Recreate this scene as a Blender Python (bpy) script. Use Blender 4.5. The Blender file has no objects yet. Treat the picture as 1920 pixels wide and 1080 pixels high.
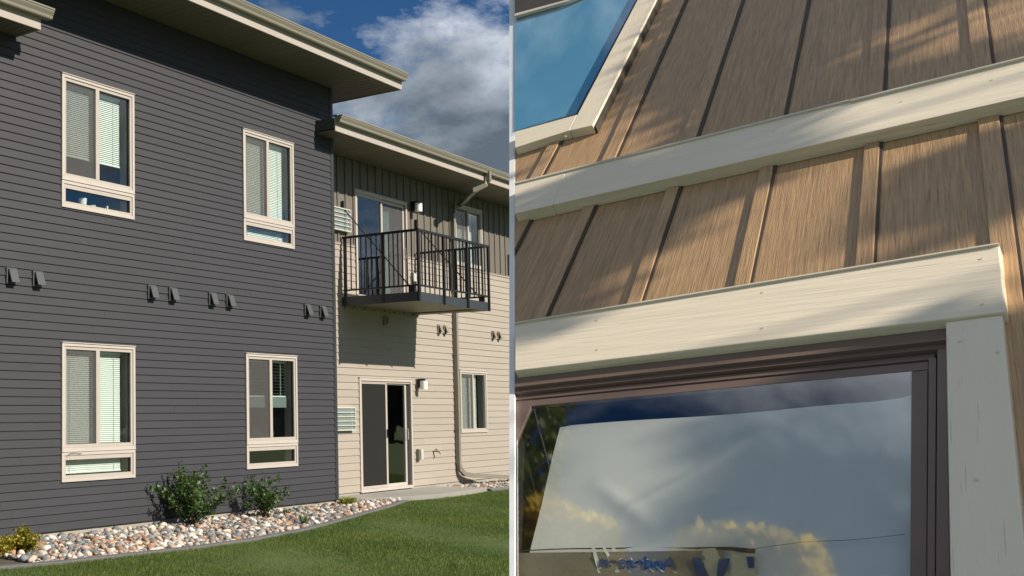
import bpy, math, random
import numpy as np
from mathutils import Vector, Matrix
random.seed(7); rng = np.random.default_rng(7)
SC = bpy.context.scene
COL = SC.collection

# ------------------------------------------------------------------ camera
F = 2176.0; CX = 120.0; CY = 615.0; TH = math.radians(3.943); H = 1.56
cd = bpy.data.cameras.new('camera'); cam = bpy.data.objects.new('camera', cd); COL.objects.link(cam)
cam.location = (0, 0, H); cam.rotation_euler = (math.pi/2 + TH, 0, 0)
cd.sensor_width = 36; cd.lens = F/1920*36
cd.shift_x = (960-CX)/1920; cd.shift_y = (CY-540)/1920
cd.clip_start = .05; cd.clip_end = 2000
SC.camera = cam
SC.view_settings.view_transform = 'Standard'; SC.view_settings.look = 'None'
SC.view_settings.gamma = 1; SC.view_settings.use_curve_mapping = False
SC.view_settings.exposure = 0.35

# ------------------------------------------------------------------ directions
def ray(u, v):
    a, b = (u-CX)/F, (CY-v)/F
    return Vector((a, math.cos(TH)-b*math.sin(TH), math.sin(TH)+b*math.cos(TH)))
CAM = Vector((0, 0, H))
D1 = ray(2170, 765); D1.z = 0; D1.normalize()            # along the facade
NR = Vector((D1.y, -D1.x, 0))                            # out of the facade
SUN = (NR + D1*.10 + Vector((0, 0, .71))).normalized()   # towards the sun

# ------------------------------------------------------------------ world
w = bpy.data.worlds.new('World'); SC.world = w; w.use_nodes = True
nt = w.node_tree; nt.nodes.clear()
def N(t, **k):
    n = nt.nodes.new(t)
    for a, b in k.items(): setattr(n, a, b)
    return n
def lk(a, b): nt.links.new(a, b)
out = N('ShaderNodeOutputWorld'); bg = N('ShaderNodeBackground'); bg.inputs[1].default_value = .12
sky = N('ShaderNodeTexSky', sky_type='NISHITA'); sky.sun_disc = False
sky.sun_elevation = math.asin(SUN.z); sky.sun_rotation = math.atan2(SUN.x, SUN.y)
sky.altitude = 400; sky.air_density = 1.0; sky.dust_density = .4; sky.ozone_density = 2.5
tc = N('ShaderNodeTexCoord'); sp = N('ShaderNodeSeparateXYZ'); lk(tc.outputs['Generated'], sp.inputs[0])
mx = N('ShaderNodeMath', operation='MAXIMUM'); lk(sp.outputs[2], mx.inputs[0]); mx.inputs[1].default_value = 0
ad = N('ShaderNodeMath', operation='ADD'); lk(mx.outputs[0], ad.inputs[0]); ad.inputs[1].default_value = .45
dv = N('ShaderNodeVectorMath', operation='DIVIDE'); cmb = N('ShaderNodeCombineXYZ')
for i in range(3): lk(ad.outputs[0], cmb.inputs[i])
lk(tc.outputs['Generated'], dv.inputs[0]); lk(cmb.outputs[0], dv.inputs[1])
mp = N('ShaderNodeMapping'); lk(dv.outputs[0], mp.inputs[0]); mp.inputs['Location'].default_value = (17.4, 4, 0); mp.inputs['Scale'].default_value = (1.15, 1.15, 1.6)
n1 = N('ShaderNodeTexNoise'); n1.inputs['Scale'].default_value = 2.3; n1.inputs['Detail'].default_value = 9; n1.inputs['Roughness'].default_value = .60; n1.inputs['Distortion'].default_value = .35
lk(mp.outputs[0], n1.inputs['Vector'])
cr = N('ShaderNodeValToRGB'); cr.color_ramp.elements[0].position = .40; cr.color_ramp.elements[1].position = .50
lk(n1.outputs['Fac'], cr.inputs[0])
n2 = N('ShaderNodeTexNoise'); n2.inputs['Scale'].default_value = 5.0; n2.inputs['Detail'].default_value = 8; n2.inputs['Roughness'].default_value = .55
mp2 = N('ShaderNodeMapping'); lk(dv.outputs[0], mp2.inputs[0]); mp2.inputs['Location'].default_value = (7.3, 4.1, 2)
lk(mp2.outputs[0], n2.inputs['Vector'])
cc = N('ShaderNodeValToRGB'); e = cc.color_ramp.elements
e[0].position = .36; e[0].color = (.10, .13, .16, 1); e[1].position = .64; e[1].color = (.52, .56, .63, 1)
e2 = cc.color_ramp.elements.new(.5); e2.color = (.25, .29, .34, 1)
lk(n2.outputs['Fac'], cc.inputs[0])
sc_ = N('ShaderNodeVectorMath', operation='SCALE'); lk(cc.outputs[0], sc_.inputs[0]); sc_.inputs['Scale'].default_value = 8.2
skt = N('ShaderNodeMixRGB', blend_type='MULTIPLY'); skt.inputs[0].default_value = 1; lk(sky.outputs[0], skt.inputs[1]); skt.inputs[2].default_value = (.15, .29, .42, 1)
mix = N('ShaderNodeMixRGB'); lk(cr.outputs[0], mix.inputs[0]); lk(skt.outputs[0], mix.inputs[1]); lk(sc_.outputs[0], mix.inputs[2])
lk(mix.outputs[0], bg.inputs[0]); lk(bg.outputs[0], out.inputs[0])

# ------------------------------------------------------------------ sun
sl = bpy.data.lights.new('sun', 'SUN'); sl.energy = 5.0; sl.angle = math.radians(.55); sl.color = (1, .90, .75)
so = bpy.data.objects.new('sun', sl); COL.objects.link(so); so.location = (20, -20, 30)
so.rotation_euler = SUN.to_track_quat('Z', 'Y').to_euler()

# ------------------------------------------------------------------ materials
def mat(name, col, rough=.6, var=0.0, vscale=(6, 6, 6), bump=0.0, bscale=(80, 80, 80), col2=None, metal=0, spec=.5, rnd=0.0, detail=4, ramp=(.3, .7), dirt=None, rot=0):
    m = bpy.data.materials.new(name); m.use_nodes = True; t = m.node_tree; b = t.nodes['Principled BSDF']
    b.inputs['Roughness'].default_value = rough; b.inputs['Metallic'].default_value = metal
    b.inputs['Specular IOR Level'].default_value = spec
    L = t.links.new; n = t.nodes.new
    tcn = n('ShaderNodeTexCoord'); oi = n('ShaderNodeObjectInfo')
    sh = n('ShaderNodeVectorMath'); sh.operation = 'SCALE'; cb = n('ShaderNodeCombineXYZ')
    for i in range(3): L(oi.outputs['Random'], cb.inputs[i])
    L(cb.outputs[0], sh.inputs[0]); sh.inputs['Scale'].default_value = 37.0
    av = n('ShaderNodeVectorMath'); av.operation = 'ADD'; rm = n('ShaderNodeMapping'); rm.inputs['Rotation'].default_value = (0, 0, rot); L(tcn.outputs['Object'], rm.inputs[0]); L(rm.outputs[0], av.inputs[0]); L(sh.outputs[0], av.inputs[1])
    c2 = col2 if col2 else tuple(min(1, c*(1-var)) for c in col)
    mp_ = n('ShaderNodeMapping'); mp_.inputs['Scale'].default_value = vscale; L(av.outputs[0], mp_.inputs[0])
    no = n('ShaderNodeTexNoise'); no.inputs['Scale'].default_value = 1; no.inputs['Detail'].default_value = detail; no.inputs['Roughness'].default_value = .6
    L(mp_.outputs[0], no.inputs['Vector'])
    r = n('ShaderNodeValToRGB'); r.color_ramp.elements[0].position = ramp[0]; r.color_ramp.elements[1].position = ramp[1]
    r.color_ramp.elements[0].color = (*c2, 1); r.color_ramp.elements[1].color = (*col, 1)
    L(no.outputs['Fac'], r.inputs[0]); cur = r.outputs[0]
    if dirt:
        dc, ds, lo, hi = dirt
        mp3 = n('ShaderNodeMapping'); mp3.inputs['Scale'].default_value = ds; L(av.outputs[0], mp3.inputs[0])
        n3 = n('ShaderNodeTexNoise'); n3.inputs['Scale'].default_value = 1; n3.inputs['Detail'].default_value = 5; L(mp3.outputs[0], n3.inputs['Vector'])
        r3 = n('ShaderNodeMapRange'); r3.inputs[1].default_value = lo; r3.inputs[2].default_value = hi; L(n3.outputs['Fac'], r3.inputs[0])
        mm = n('ShaderNodeMixRGB'); L(r3.outputs[0], mm.inputs[0]); L(cur, mm.inputs[1]); mm.inputs[2].default_value = (*dc, 1); cur = mm.outputs[0]
    if rnd:
        hs = n('ShaderNodeHueSaturation'); mr = n('ShaderNodeMapRange'); mr.inputs[3].default_value = 1-rnd; mr.inputs[4].default_value = 1+rnd
        L(oi.outputs['Random'], mr.inputs[0]); L(mr.outputs[0], hs.inputs['Value']); L(cur, hs.inputs['Color']); cur = hs.outputs[0]
    L(cur, b.inputs['Base Color'])
    if bump:
        mp4 = n('ShaderNodeMapping'); mp4.inputs['Scale'].default_value = bscale; L(av.outputs[0], mp4.inputs[0])
        nb = n('ShaderNodeTexNoise'); nb.inputs['Scale'].default_value = 1; nb.inputs['Detail'].default_value = 5; L(mp4.outputs[0], nb.inputs['Vector'])
        bp = n('ShaderNodeBump'); bp.inputs['Strength'].default_value = bump; bp.inputs['Distance'].default_value = .004
        L(nb.outputs['Fac'], bp.inputs['Height']); L(bp.outputs[0], b.inputs['Normal'])
    return m

def glass(name, tint=(.8, .86, .85), refl=1.0, rough=0.0, base=.0, wav=.25):
    m = bpy.data.materials.new(name); m.use_nodes = True; t = m.node_tree; t.nodes.clear()
    n = t.nodes.new; L = t.links.new
    o = n('ShaderNodeOutputMaterial'); tr = n('ShaderNodeBsdfTransparent'); tr.inputs[0].default_value = (*tint, 1)
    g = n('ShaderNodeBsdfGlossy'); g.inputs['Roughness'].default_value = rough; g.inputs[0].default_value = (refl, refl, refl, 1)
    ge = n('ShaderNodeNewGeometry'); dt = n('ShaderNodeVectorMath'); dt.operation = 'DOT_PRODUCT'; L(ge.outputs['Incoming'], dt.inputs[0]); L(ge.outputs['Normal'], dt.inputs[1])
    def mth(op, a, b=None, c=None):
        q = n('ShaderNodeMath'); q.operation = op
        for i, x in enumerate((a, b, c)):
            if x is None: continue
            if isinstance(x, (int, float)): q.inputs[i].default_value = x
            else: L(x, q.inputs[i])
        return q.outputs[0]
    f5 = mth('POWER', mth('SUBTRACT', 1.0, mth('ABSOLUTE', dt.outputs['Value'])), 5.0)
    ml = n('ShaderNodeMath'); ml.operation = 'MULTIPLY_ADD'; L(f5, ml.inputs[0]); ml.inputs[1].default_value = .95; ml.inputs[2].default_value = .04+base; ml.use_clamp = True
    mf = n('ShaderNodeMath'); mf.operation = 'MULTIPLY'; L(ml.outputs[0], mf.inputs[0]); L(mth('SUBTRACT', 1.0, ge.outputs['Backfacing']), mf.inputs[1]); ml = mf
    nz = n('ShaderNodeTexNoise'); nz.inputs['Scale'].default_value = 1.6; nz.inputs['Detail'].default_value = 1
    tcn = n('ShaderNodeTexCoord'); L(tcn.outputs['Object'], nz.inputs['Vector'])
    bp = n('ShaderNodeBump'); bp.inputs['Strength'].default_value = wav; bp.inputs['Distance'].default_value = .01; L(nz.outputs['Fac'], bp.inputs['Height'])
    L(bp.outputs[0], g.inputs['Normal'])
    mxs = n('ShaderNodeMixShader'); L(ml.outputs[0], mxs.inputs[0]); L(tr.outputs[0], mxs.inputs[1]); L(g.outputs[0], mxs.inputs[2]); L(mxs.outputs[0], o.inputs[0])
    return m

def leafmat(name, c1, c2, trans=.35, rough=.5):
    m = bpy.data.materials.new(name); m.use_nodes = True; t = m.node_tree; b = t.nodes['Principled BSDF']
    n = t.nodes.new; L = t.links.new
    ge = n('ShaderNodeNewGeometry'); r = n('ShaderNodeValToRGB')
    r.color_ramp.elements[0].color = (*c1, 1); r.color_ramp.elements[1].color = (*c2, 1)
    L(ge.outputs['Random Per Island'], r.inputs[0]); L(r.outputs[0], b.inputs['Base Color']); b.inputs['Roughness'].default_value = rough
    tl = n('ShaderNodeBsdfTranslucent'); L(r.outputs[0], tl.inputs[0]); ms = n('ShaderNodeMixShader'); ms.inputs[0].default_value = trans
    o = t.nodes['Material Output']; L(b.outputs[0], ms.inputs[1]); L(tl.outputs[0], ms.inputs[2]); L(ms.outputs[0], o.inputs[0])
    return m

M = {}
M['dark_siding'] = mat('dark_siding', (.038, .0385, .049), .62, .10, (1.2, 3, 9), .12, (6, 60, 200), rnd=.035)
M['tan_siding'] = mat('tan_siding', (.365, .325, .285), .6, .06, (1.2, 3, 9), .12, (6, 60, 200), rnd=.03)
M['taupe_siding'] = mat('taupe_siding', (.155, .14, .122), .6, .10, (9, 3, 1.2), .15, (200, 60, 6), rnd=.04)
M['dark_trim'] = mat('dark_trim', (.034, .037, .048), .5, .1, (3, 3, 3))
M['window_trim'] = mat('window_trim', (.50, .46, .43), .45, .07, (4, 4, 4), .05, (60, 60, 60), rnd=.02)
M['sash'] = mat('sash', (.45, .41, .38), .45, .06, (4, 4, 4))
M['gasket'] = mat('gasket', (.03, .03, .032), .6)
M['gutter'] = mat('gutter', (.25, .235, .195), .35, .1, (1, 6, 12), .04, (3, 20, 20), rnd=.02)
M['fascia'] = mat('fascia', (.42, .38, .35), .5, .07, (1, 6, 12))
M['soffit'] = mat('soffit', (.16, .14, .115), .6, .12, (14, 3, 2), .1, (120, 20, 20), rnd=.05)
M['roofing'] = mat('roofing', (.08, .08, .08), .9, .3, (30, 30, 30), .3)
M['sheath'] = mat('sheath', (.02, .02, .022), .9)
M['room'] = mat('room', (.10, .11, .11), .9, .2)
M['blind'] = mat('blind', (.80, .84, .81), .5, .04, (2, 2, 2), rnd=.02)
M['curtain'] = mat('curtain', (.62, .78, .76), .8, .1, (30, 4, 2))
M['concrete'] = mat('concrete', (.40, .38, .34), .9, .22, (4, 4, 6), .35, (60, 60, 60), dirt=((.30, .27, .22), (1.5, 2, 5), .52, .72))
M['patio'] = mat('patio', (.30, .295, .28), .85, .15, (2, 2, 2), .3, (70, 70, 70), dirt=((.30, .29, .26), (1, 1.4, 1), .5, .75))
M['edging'] = mat('edging', (.15, .15, .155), .8, .25, (5, 5, 5), .3, (90, 90, 90))
M['metal_black'] = mat('metal_black', (.013, .014, .017), .38, .2, (9, 9, 9), spec=.5)
M['balcony_face'] = mat('balcony_face', (.042, .05, .064), .45, .15, (3, 3, 3))
M['deck_under'] = mat('deck_under', (.28, .25, .19), .6, .12, (3, 3, 3))
M['vent_dark'] = mat('vent_dark', (.075, .085, .09), .5, .1)
M['vent_tan'] = mat('vent_tan', (.26, .23, .19), .55, .1)
M['hood_inside'] = mat('hood_inside', (.012, .012, .012), .8)
M['white_glass'] = mat('white_glass', (.88, .88, .88), .25, .02)
M['ac_grille'] = mat('ac_grille', (.62, .62, .58), .45, .05)
M['ac_coil'] = mat('ac_coil', (.22, .27, .27), .45, .25, (4, 4, 60))
M['brass'] = mat('brass', (.28, .15, .07), .35, .3, metal=.7)
M['outlet'] = mat('outlet', (.55, .58, .58), .3, .1)
M['soil'] = mat('soil', (.10, .085, .07), .95, .4, (8, 8, 8), .5)
M['lawn'] = mat('lawn', (.085, .12, .03), .95, 0, (1.3, 1.3, 1.3), .8, (60, 60, 60), col2=(.055, .09, .022))
M['glass'] = glass('glass', (.95, .985, .975), .95, 0, .13)
M['glass_dark'] = glass('glass_dark', (.72, .80, .80), .95, 0, .14)
M['ceramic'] = mat('ceramic', (.80, .84, .82), .35)
sm = bpy.data.materials.new('insect_screen'); sm.use_nodes = True; t = sm.node_tree; t.nodes.clear()
o_ = t.nodes.new('ShaderNodeOutputMaterial'); tr_ = t.nodes.new('ShaderNodeBsdfTransparent'); df = t.nodes.new('ShaderNodeBsdfDiffuse'); df.inputs[0].default_value = (.16, .16, .16, 1)
ms_ = t.nodes.new('ShaderNodeMixShader'); ms_.inputs[0].default_value = .26; t.links.new(tr_.outputs[0], ms_.inputs[1]); t.links.new(df.outputs[0], ms_.inputs[2]); t.links.new(ms_.outputs[0], o_.inputs[0])
M['screen'] = sm
STONE = [mat('stone_%s' % k, c, .75, .35, (14, 14, 14), .3, (60, 60, 60), rnd=.25) for k, c in
         (('pinkish', (.58, .44, .37)), ('grey', (.26, .27, .27)), ('cream', (.70, .62, .52)), ('bluegrey', (.20, .23, .25)), ('white', (.76, .73, .68)), ('rust', (.42, .24, .15)))]

# ------------------------------------------------------------------ mesh helpers
class MB:
    def __init__(s): s.v = []; s.f = []; s.mi = []
    def add(s, vs, fs, mi=0):
        b = len(s.v); s.v += [tuple(v) for v in vs]; s.f += [tuple(b+i for i in f) for f in fs]; s.mi += [mi]*len(fs)
    def box(s, x0, x1, y0, y1, z0, z1, mi=0):
        s.add([(x0, y0, z0), (x1, y0, z0), (x1, y1, z0), (x0, y1, z0), (x0, y0, z1), (x1, y0, z1), (x1, y1, z1), (x0, y1, z1)],
              [(0, 3, 2, 1), (4, 5, 6, 7), (0, 1, 5, 4), (1, 2, 6, 5), (2, 3, 7, 6), (3, 0, 4, 7)], mi)
    def extrude(s, prof, a, b, axis, mi=0):
        """prof: list of 2-D points in the two other axes, swept along axis from a to b"""
        n = len(prof)
        def P(t, p):
            q = [p[0], p[1]]; q.insert(axis, t); return tuple(q)
        vs = [P(a, p) for p in prof]+[P(b, p) for p in prof]
        s.add(vs, [tuple(range(n))[::-1], tuple(range(n, 2*n))]+[(i, (i+1) % n, n+(i+1) % n, n+i) for i in range(n)], mi)
    def tube(s, pts, r, k=8, mi=0, r2=None, square=False):
        pts = [Vector(p) for p in pts]; n = len(pts); rings = []
        for i, p in enumerate(pts):
            d = (pts[min(i+1, n-1)]-pts[max(i-1, 0)]).normalized()
            up = Vector((0, 0, 1)) if abs(d.z) < .95 else Vector((1, 0, 0))
            a = d.cross(up).normalized(); b = a.cross(d)
            rr = r if r2 is None else r+(r2-r)*i/(n-1)
            ring = []
            for j in range(k):
                an = 2*math.pi*(j+.5)/k
                ring.append(p+a*math.cos(an)*rr*(1.35 if square else 1)+b*math.sin(an)*rr*(1.35 if square else 1))
            rings.append(ring)
        vs = [v for g in rings for v in g]
        fs = [(i*k+j, i*k+(j+1) % k, (i+1)*k+(j+1) % k, (i+1)*k+j) for i in range(n-1) for j in range(k)]
        fs += [tuple(range(k))[::-1], tuple((n-1)*k+j for j in range(k))]
        s.add(vs, fs, mi)
    def build(s, name, m, parent=None, bevel=0, smooth=False, recenter=True, label=None, kind=None):
        ms = m if isinstance(m, (list, tuple)) else [m]
        me = bpy.data.meshes.new(name); c = Vector((0, 0, 0))
        if recenter and s.v:
            a = np.array(s.v); c = Vector(((a.min(0)+a.max(0))/2).tolist())
        me.from_pydata([(v[0]-c.x, v[1]-c.y, v[2]-c.z) for v in s.v], [], s.f)
        for x in ms: me.materials.append(x)
        if len(ms) > 1: me.polygons.foreach_set('material_index', s.mi)
        if smooth: me.polygons.foreach_set('use_smooth', [True]*len(me.polygons))
        me.update()
        o = bpy.data.objects.new(name, me); COL.objects.link(o); o.location = c
        if parent is not None:
            o.parent = parent; off = PO.get(parent.name, Vector((0, 0, 0))); o.location = c-off
        PO[o.name] = c                         # centre in its root's frame
        if bevel:
            bm_ = o.modifiers.new('bevel', 'BEVEL'); bm_.width = bevel; bm_.segments = 2; bm_.limit_method = 'ANGLE'
        if label: o['label'] = label
        if kind: o['kind'] = kind
        return o
PO = {}
def empty(name, loc, label, cat, rot=None, group=None):
    o = bpy.data.objects.new(name, None); COL.objects.link(o)
    if rot is not None: o.matrix_world = Matrix.Translation(loc) @ rot
    else: o.location = loc
    o['label'] = label; o['category'] = cat
    if group: o['group'] = group
    PO[o.name] = Vector((0, 0, 0))
    return o
def tag(o, label, cat, group=None):
    o['label'] = label; o['category'] = cat
    if group: o['group'] = group
    return o

# facade frame: local x = along the facade, local y = -out, z up
def hitp(u, v, P0, n):
    r = ray(u, v); return CAM + r*((P0-CAM).dot(n)/r.dot(n))
O = Vector((-.04462502, 13.85100737, 0))
def wl(u, v, o=0):
    P = hitp(u, v, O+NR*o, NR); return (P-O).dot(D1), P.z
def hz(u, v, z):
    r = ray(u, v); P = CAM+r*((z-H)/r.z); return (P-O).dot(D1), (P-O).dot(NR)
def W(s, o, z): return O+D1*s+NR*o+Vector((0, 0, z))
RW = Matrix((( D1.x, -NR.x, 0, 0), (D1.y, -NR.y, 0, 0), (0, 0, 1, 0), (0, 0, 0, 1)))

# ================================================================== GROUND
R_ = .55
CORNER = 6.40
def struct(o): o['kind'] = 'structure'; return o
g = MB(); g.box(-250, 250, -250, 250, -1.0, -.075); struct(g.build('ground', M['lawn'], recenter=False))
EDGE = [(-7, .75), (-4, 1.05), (-2.23, 1.31), (-1.53, 1.49), (-.54, 1.60), (.42, 1.72), (1.45, 1.74), (2.7, 1.62), (3.985, 1.36), (5.0, 1.13), (5.78, .943), (6.5, .77), (7.04, .638), (7.6, .49), (8.18, .317)]
def edge_out(s):
    for a, b in zip(EDGE, EDGE[1:]):
        if a[0] <= s <= b[0]: return a[1]+(b[1]-a[1])*(s-a[0])/(b[0]-a[0])
    return None
# lawn sheet with undulation (kept clear of the bed)
def front_out(s):
    e_ = edge_out(s)
    if e_ is not None: return e_
    if s > 8.18:
        pts = [(8.18, .317), (8.7, .44), (9.61, .473), (10.6, .42), (11.27, .337), (12.1, .42), (16, .42), (40, .42)]
        for a, b in zip(pts, pts[1:]):
            if a[0] <= s <= b[0]: return a[1]+(b[1]-a[1])*(s-a[0])/(b[0]-a[0])
        return .42
    return .75
lm = MB(); vs = []; fs = []
ss = list(np.linspace(-7, 8.18, 60))+list(np.linspace(8.3, 40, 70)); ws = [0, .05, .12, .3, .8, 1.5, 2.5, 4, 6, 9, 13, 20, 30, 60]
for s in ss:
    f0 = front_out(s)
    for q in ws:
        vs.append(W(s, f0+q, .0+.012*math.sin(s*1.7+q)*min(1, q*2)))
nw = len(ws)
for i in range(len(ss)-1):
    for j in range(nw-1): fs.append((i*nw+j, i*nw+j+1, (i+1)*nw+j+1, (i+1)*nw+j))
lm.add(vs, fs); struct(lm.build('lawn', M['lawn'], recenter=False, smooth=True))

# grass blades
def quadmesh(name, P, A, B, m, tri=False, parent=None, kind=None):
    """P centre base (n,3); A half-width vec; B tip vec -> triangles / leaf quads"""
    n = len(P)
    if tri:
        V = np.stack([P-A, P+A, P+B], 1).reshape(-1, 3); k = 3
    else:
        V = np.stack([P, P+B*.5+A, P+B, P+B*.5-A], 1).reshape(-1, 3); k = 4
    me = bpy.data.meshes.new(name); me.vertices.add(n*k); me.vertices.foreach_set('co', V.astype(np.float32).ravel())
    me.loops.add(n*k); me.loops.foreach_set('vertex_index', np.arange(n*k, dtype=np.int32))
    me.polygons.add(n); me.polygons.foreach_set('loop_start', np.arange(0, n*k, k, dtype=np.int32)); me.polygons.foreach_set('loop_total', np.full(n, k, np.int32))
    me.materials.append(m); me.update(calc_edges=True)
    o = bpy.data.objects.new(name, me); COL.objects.link(o)
    if parent: o.parent = parent
    if kind: o['kind'] = kind
    return o
M['grass'] = leafmat('grass_blade', (.065, .12, .018), (.185, .26, .06), .38, .6)
n = 640000
s = rng.uniform(-3.5, 15, n); q = rng.power(1.0, n)*6.2
fo = np.array([front_out(a) for a in np.linspace(-3.5, 15, 400)]); fo = np.interp(s, np.linspace(-3.5, 15, 400), fo)
oo = fo+q+.0
P = np.array(O)[None]+np.outer(s, D1)+np.outer(oo, NR)
keep = (P[:, 1] > 8.5) & (P[:, 0]/P[:, 1] > -.25) & (P[:, 0]/P[:, 1] < .7)
P = P[keep]; n = len(P)
patch = .5+.5*np.sin(P[:, 0]*1.9+np.sin(P[:, 1]*1.3)*2)*np.sin(P[:, 1]*1.1+P[:, 0]*.6)
hgt = (.022+.018*rng.random(n))*(.8+.45*patch); an = rng.uniform(0, 2*math.pi, n); ln = rng.uniform(.1, .8, n)
A = np.stack([np.cos(an), np.sin(an), 0*an], 1)*.0024; B = np.stack([np.sin(an)*ln*hgt, np.cos(an)*ln*hgt, hgt], 1)
P[:, 2] = -.004
t = M['grass'].node_tree; pb = t.nodes['Principled BSDF']; src = pb.inputs['Base Color'].links[0].from_socket
nz = t.nodes.new('ShaderNodeTexNoise'); nz.inputs['Scale'].default_value = .9; nz.inputs['Detail'].default_value = 5; tcg = t.nodes.new('ShaderNodeTexCoord'); t.links.new(tcg.outputs['Object'], nz.inputs['Vector'])
mrg = t.nodes.new('ShaderNodeValToRGB'); mrg.color_ramp.elements[0].position = .35; mrg.color_ramp.elements[1].position = .68; mrg.color_ramp.elements[0].color = (.62, .72, .6, 1); mrg.color_ramp.elements[1].color = (1.3, 1.12, 1.0, 1)
t.links.new(nz.outputs['Fac'], mrg.inputs[0]); mg_ = t.nodes.new('ShaderNodeMixRGB'); mg_.blend_type = 'MULTIPLY'; mg_.inputs[0].default_value = 1; t.links.new(src, mg_.inputs[1]); t.links.new(mrg.outputs[0], mg_.inputs[2])
t.links.new(mg_.outputs[0], pb.inputs['Base Color'])
quadmesh('grass', P, A, B, M['grass'], True, kind='stuff')

# bed soil, edging, patio
bs = MB(); vs = []; fs = []
ss = np.linspace(-7, 8.15, 70)
for s in ss:
    e0 = edge_out(s); bi = -.04 if s < 6.45 else -.5
    for k in range(5): vs.append(W(s, bi+(e0-.05-bi)*k/4, -.03+.05*(1-k/4)))
for i in range(len(ss)-1):
    for k in range(4): fs.append((i*5+k, i*5+k+1, i*5+k+6, i*5+k+5))
bs.add(vs, fs); bed = struct(bs.build('rock_bed', M['soil'], recenter=False))
ed = MB(); vs = []; fs = []
ss = np.linspace(-7, 8.12, 110)
for s in ss:
    e0 = edge_out(s)
    for (a, z) in ((e0-.005, -.12), (e0-.005, .022), (e0-.018, .03), (e0-.115, .03), (e0-.128, .02), (e0-.128, -.12)): vs.append(W(s, a, z))
for i in range(len(ss)-1):
    for k in range(5): fs.append((i*6+k, i*6+k+1, i*6+k+7, i*6+k+6))
fs += [tuple(range(6)), tuple((len(ss)-1)*6+k for k in range(6))[::-1]]
ed.add(vs, fs); struct(ed.build('garden_edging', M['edging'], recenter=False))
pt = MB()
poly = [(6.45, -.53), (6.9, -.30), (7.6, .12), (8.16, .33), (8.7, .43), (9.61, .463), (10.6, .41), (11.25, .33), (11.0, -.05), (10.75, -.53)]
vs = [W(a, b, -.15) for a, b in poly]+[W(a, b, .085) for a, b in poly]; k = len(poly)
pt.add(vs, [tuple(range(k))[::-1], tuple(range(k, 2*k))]+[(i, (i+1) % k, k+(i+1) % k, k+i) for i in range(k)])
struct(pt.build('patio_slab', M['patio'], bevel=.008, recenter=False))
b2 = MB(); b2.add([W(10.75, -.53, .02), W(20, -.53, .02), W(20, .35, .0), (W(11.25, .33, 0))], [(0, 1, 2, 3)])
bed2 = struct(b2.build('side_rock_bed', M['soil'], recenter=False))
e2m = MB()
pp = [W(11.3, .35, .0), W(12.1, .40, .02), W(14, .41, .02), W(18, .41, .02)]
e2m.tube(pp, .06, 6); struct(e2m.build('side_edging', M['edging'], recenter=False))

# stones
import bmesh
stone_me = []
for k in range(10):
    bm = bmesh.new(); bmesh.ops.create_icosphere(bm, subdivisions=2, radius=1)
    f1 = [random.uniform(-1, 1) for _ in range(9)]
    cuts = [Vector((random.gauss(0, 1), random.gauss(0, 1), random.gauss(0, 1))).normalized() for _ in range(4)]
    sx, sy, sz = 1, random.uniform(.62, .9), random.uniform(.45, .7)
    for v in bm.verts:
        p = v.co.copy()
        for c in cuts:
            d = p.dot(c)
            if d > .72: p -= c*(d-.72)*.8
        p *= 1+.10*math.sin(3*p.x+f1[0]*3)+.08*math.sin(4*p.y+f1[1]*3)
        v.co = Vector((p.x*sx, p.y*sy, p.z*sz))
    for si, m in enumerate(STONE):
        me = bpy.data.meshes.new('river_stone'); bm.to_mesh(me); me.materials.append(m)
        me.polygons.foreach_set('use_smooth', [True]*len(me.polygons)); stone_me.append(me)
    bm.free()
def stone_positions():
    pts = []; cell = {}
    def ok(x, y, r):
        cx, cy = int(x/.1), int(y/.1)
        for i in range(cx-2, cx+3):
            for j in range(cy-2, cy+3):
                for (a, b, c) in cell.get((i, j), ()):
                    if (a-x)**2+(b-y)**2 < ((c+r)*.66)**2: return False
        cell.setdefault((cx, cy), []).append((x, y, r)); return True
    for tr in range(46000):
        s = random.uniform(-1.6, 8.1); e0 = edge_out(s)-.15
        lo = .02 if s < 6.4 else (-.45 + (s-6.45)*.46)
        if s > 6.4: lo = max(lo, -.4)
        if e0 <= lo: continue
        y = random.uniform(lo, e0); r = random.choice((.028, .034, .04, .046, .055, .064))*random.uniform(.85, 1.1)
        if ok(s, y, r): pts.append((s, y, r))
    for tr in range(9000):
        s = random.uniform(10.85, 15.2); y = random.uniform(-.48, .30); r = random.choice((.03, .036, .043, .05))
        if s < 11.2 and y > (s-11.3)*1.6+.1: continue
        if ok(s, y, r): pts.append((s, y, r))
    return pts
sp_ = stone_positions()
sp_.sort(key=lambda p: -p[2]/W(p[0], p[1], 0).length)
rest_v = []; rest_f = []; rest_m = []; base_v = 0
for i, (s, y, r) in enumerate(sp_):
    me = random.choice(stone_me); e0 = front_out(s)
    slope = .05*(1-min(1, max(0, y/1.6)))
    P = W(s, y, -.03+slope+r*.35+random.uniform(0, .025))
    rot = Matrix.Rotation(random.uniform(0, 6.28), 4, 'Z') @ Matrix.Rotation(random.gauss(0, .35), 4, 'X') @ Matrix.Rotation(random.gauss(0, .35), 4, 'Y')
    mw = Matrix.Translation(P) @ rot @ Matrix.Scale(r, 4)
    if i < 300:
        o = bpy.data.objects.new('river_stone', me); COL.objects.link(o); o.parent = bed if s < 9 else bed2; o.matrix_local = mw
    else:
        co = np.empty(len(me.vertices)*3, np.float32); me.vertices.foreach_get('co', co); co = co.reshape(-1, 3)
        A_ = np.array(mw)[:3, :3]; rest_v.append(co @ A_.T+np.array(P)); rest_f.append(np.array([list(p.vertices) for p in me.polygons])+base_v); base_v += len(co)
        rest_m += [STONE.index(me.materials[0])]*len(me.polygons)
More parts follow.
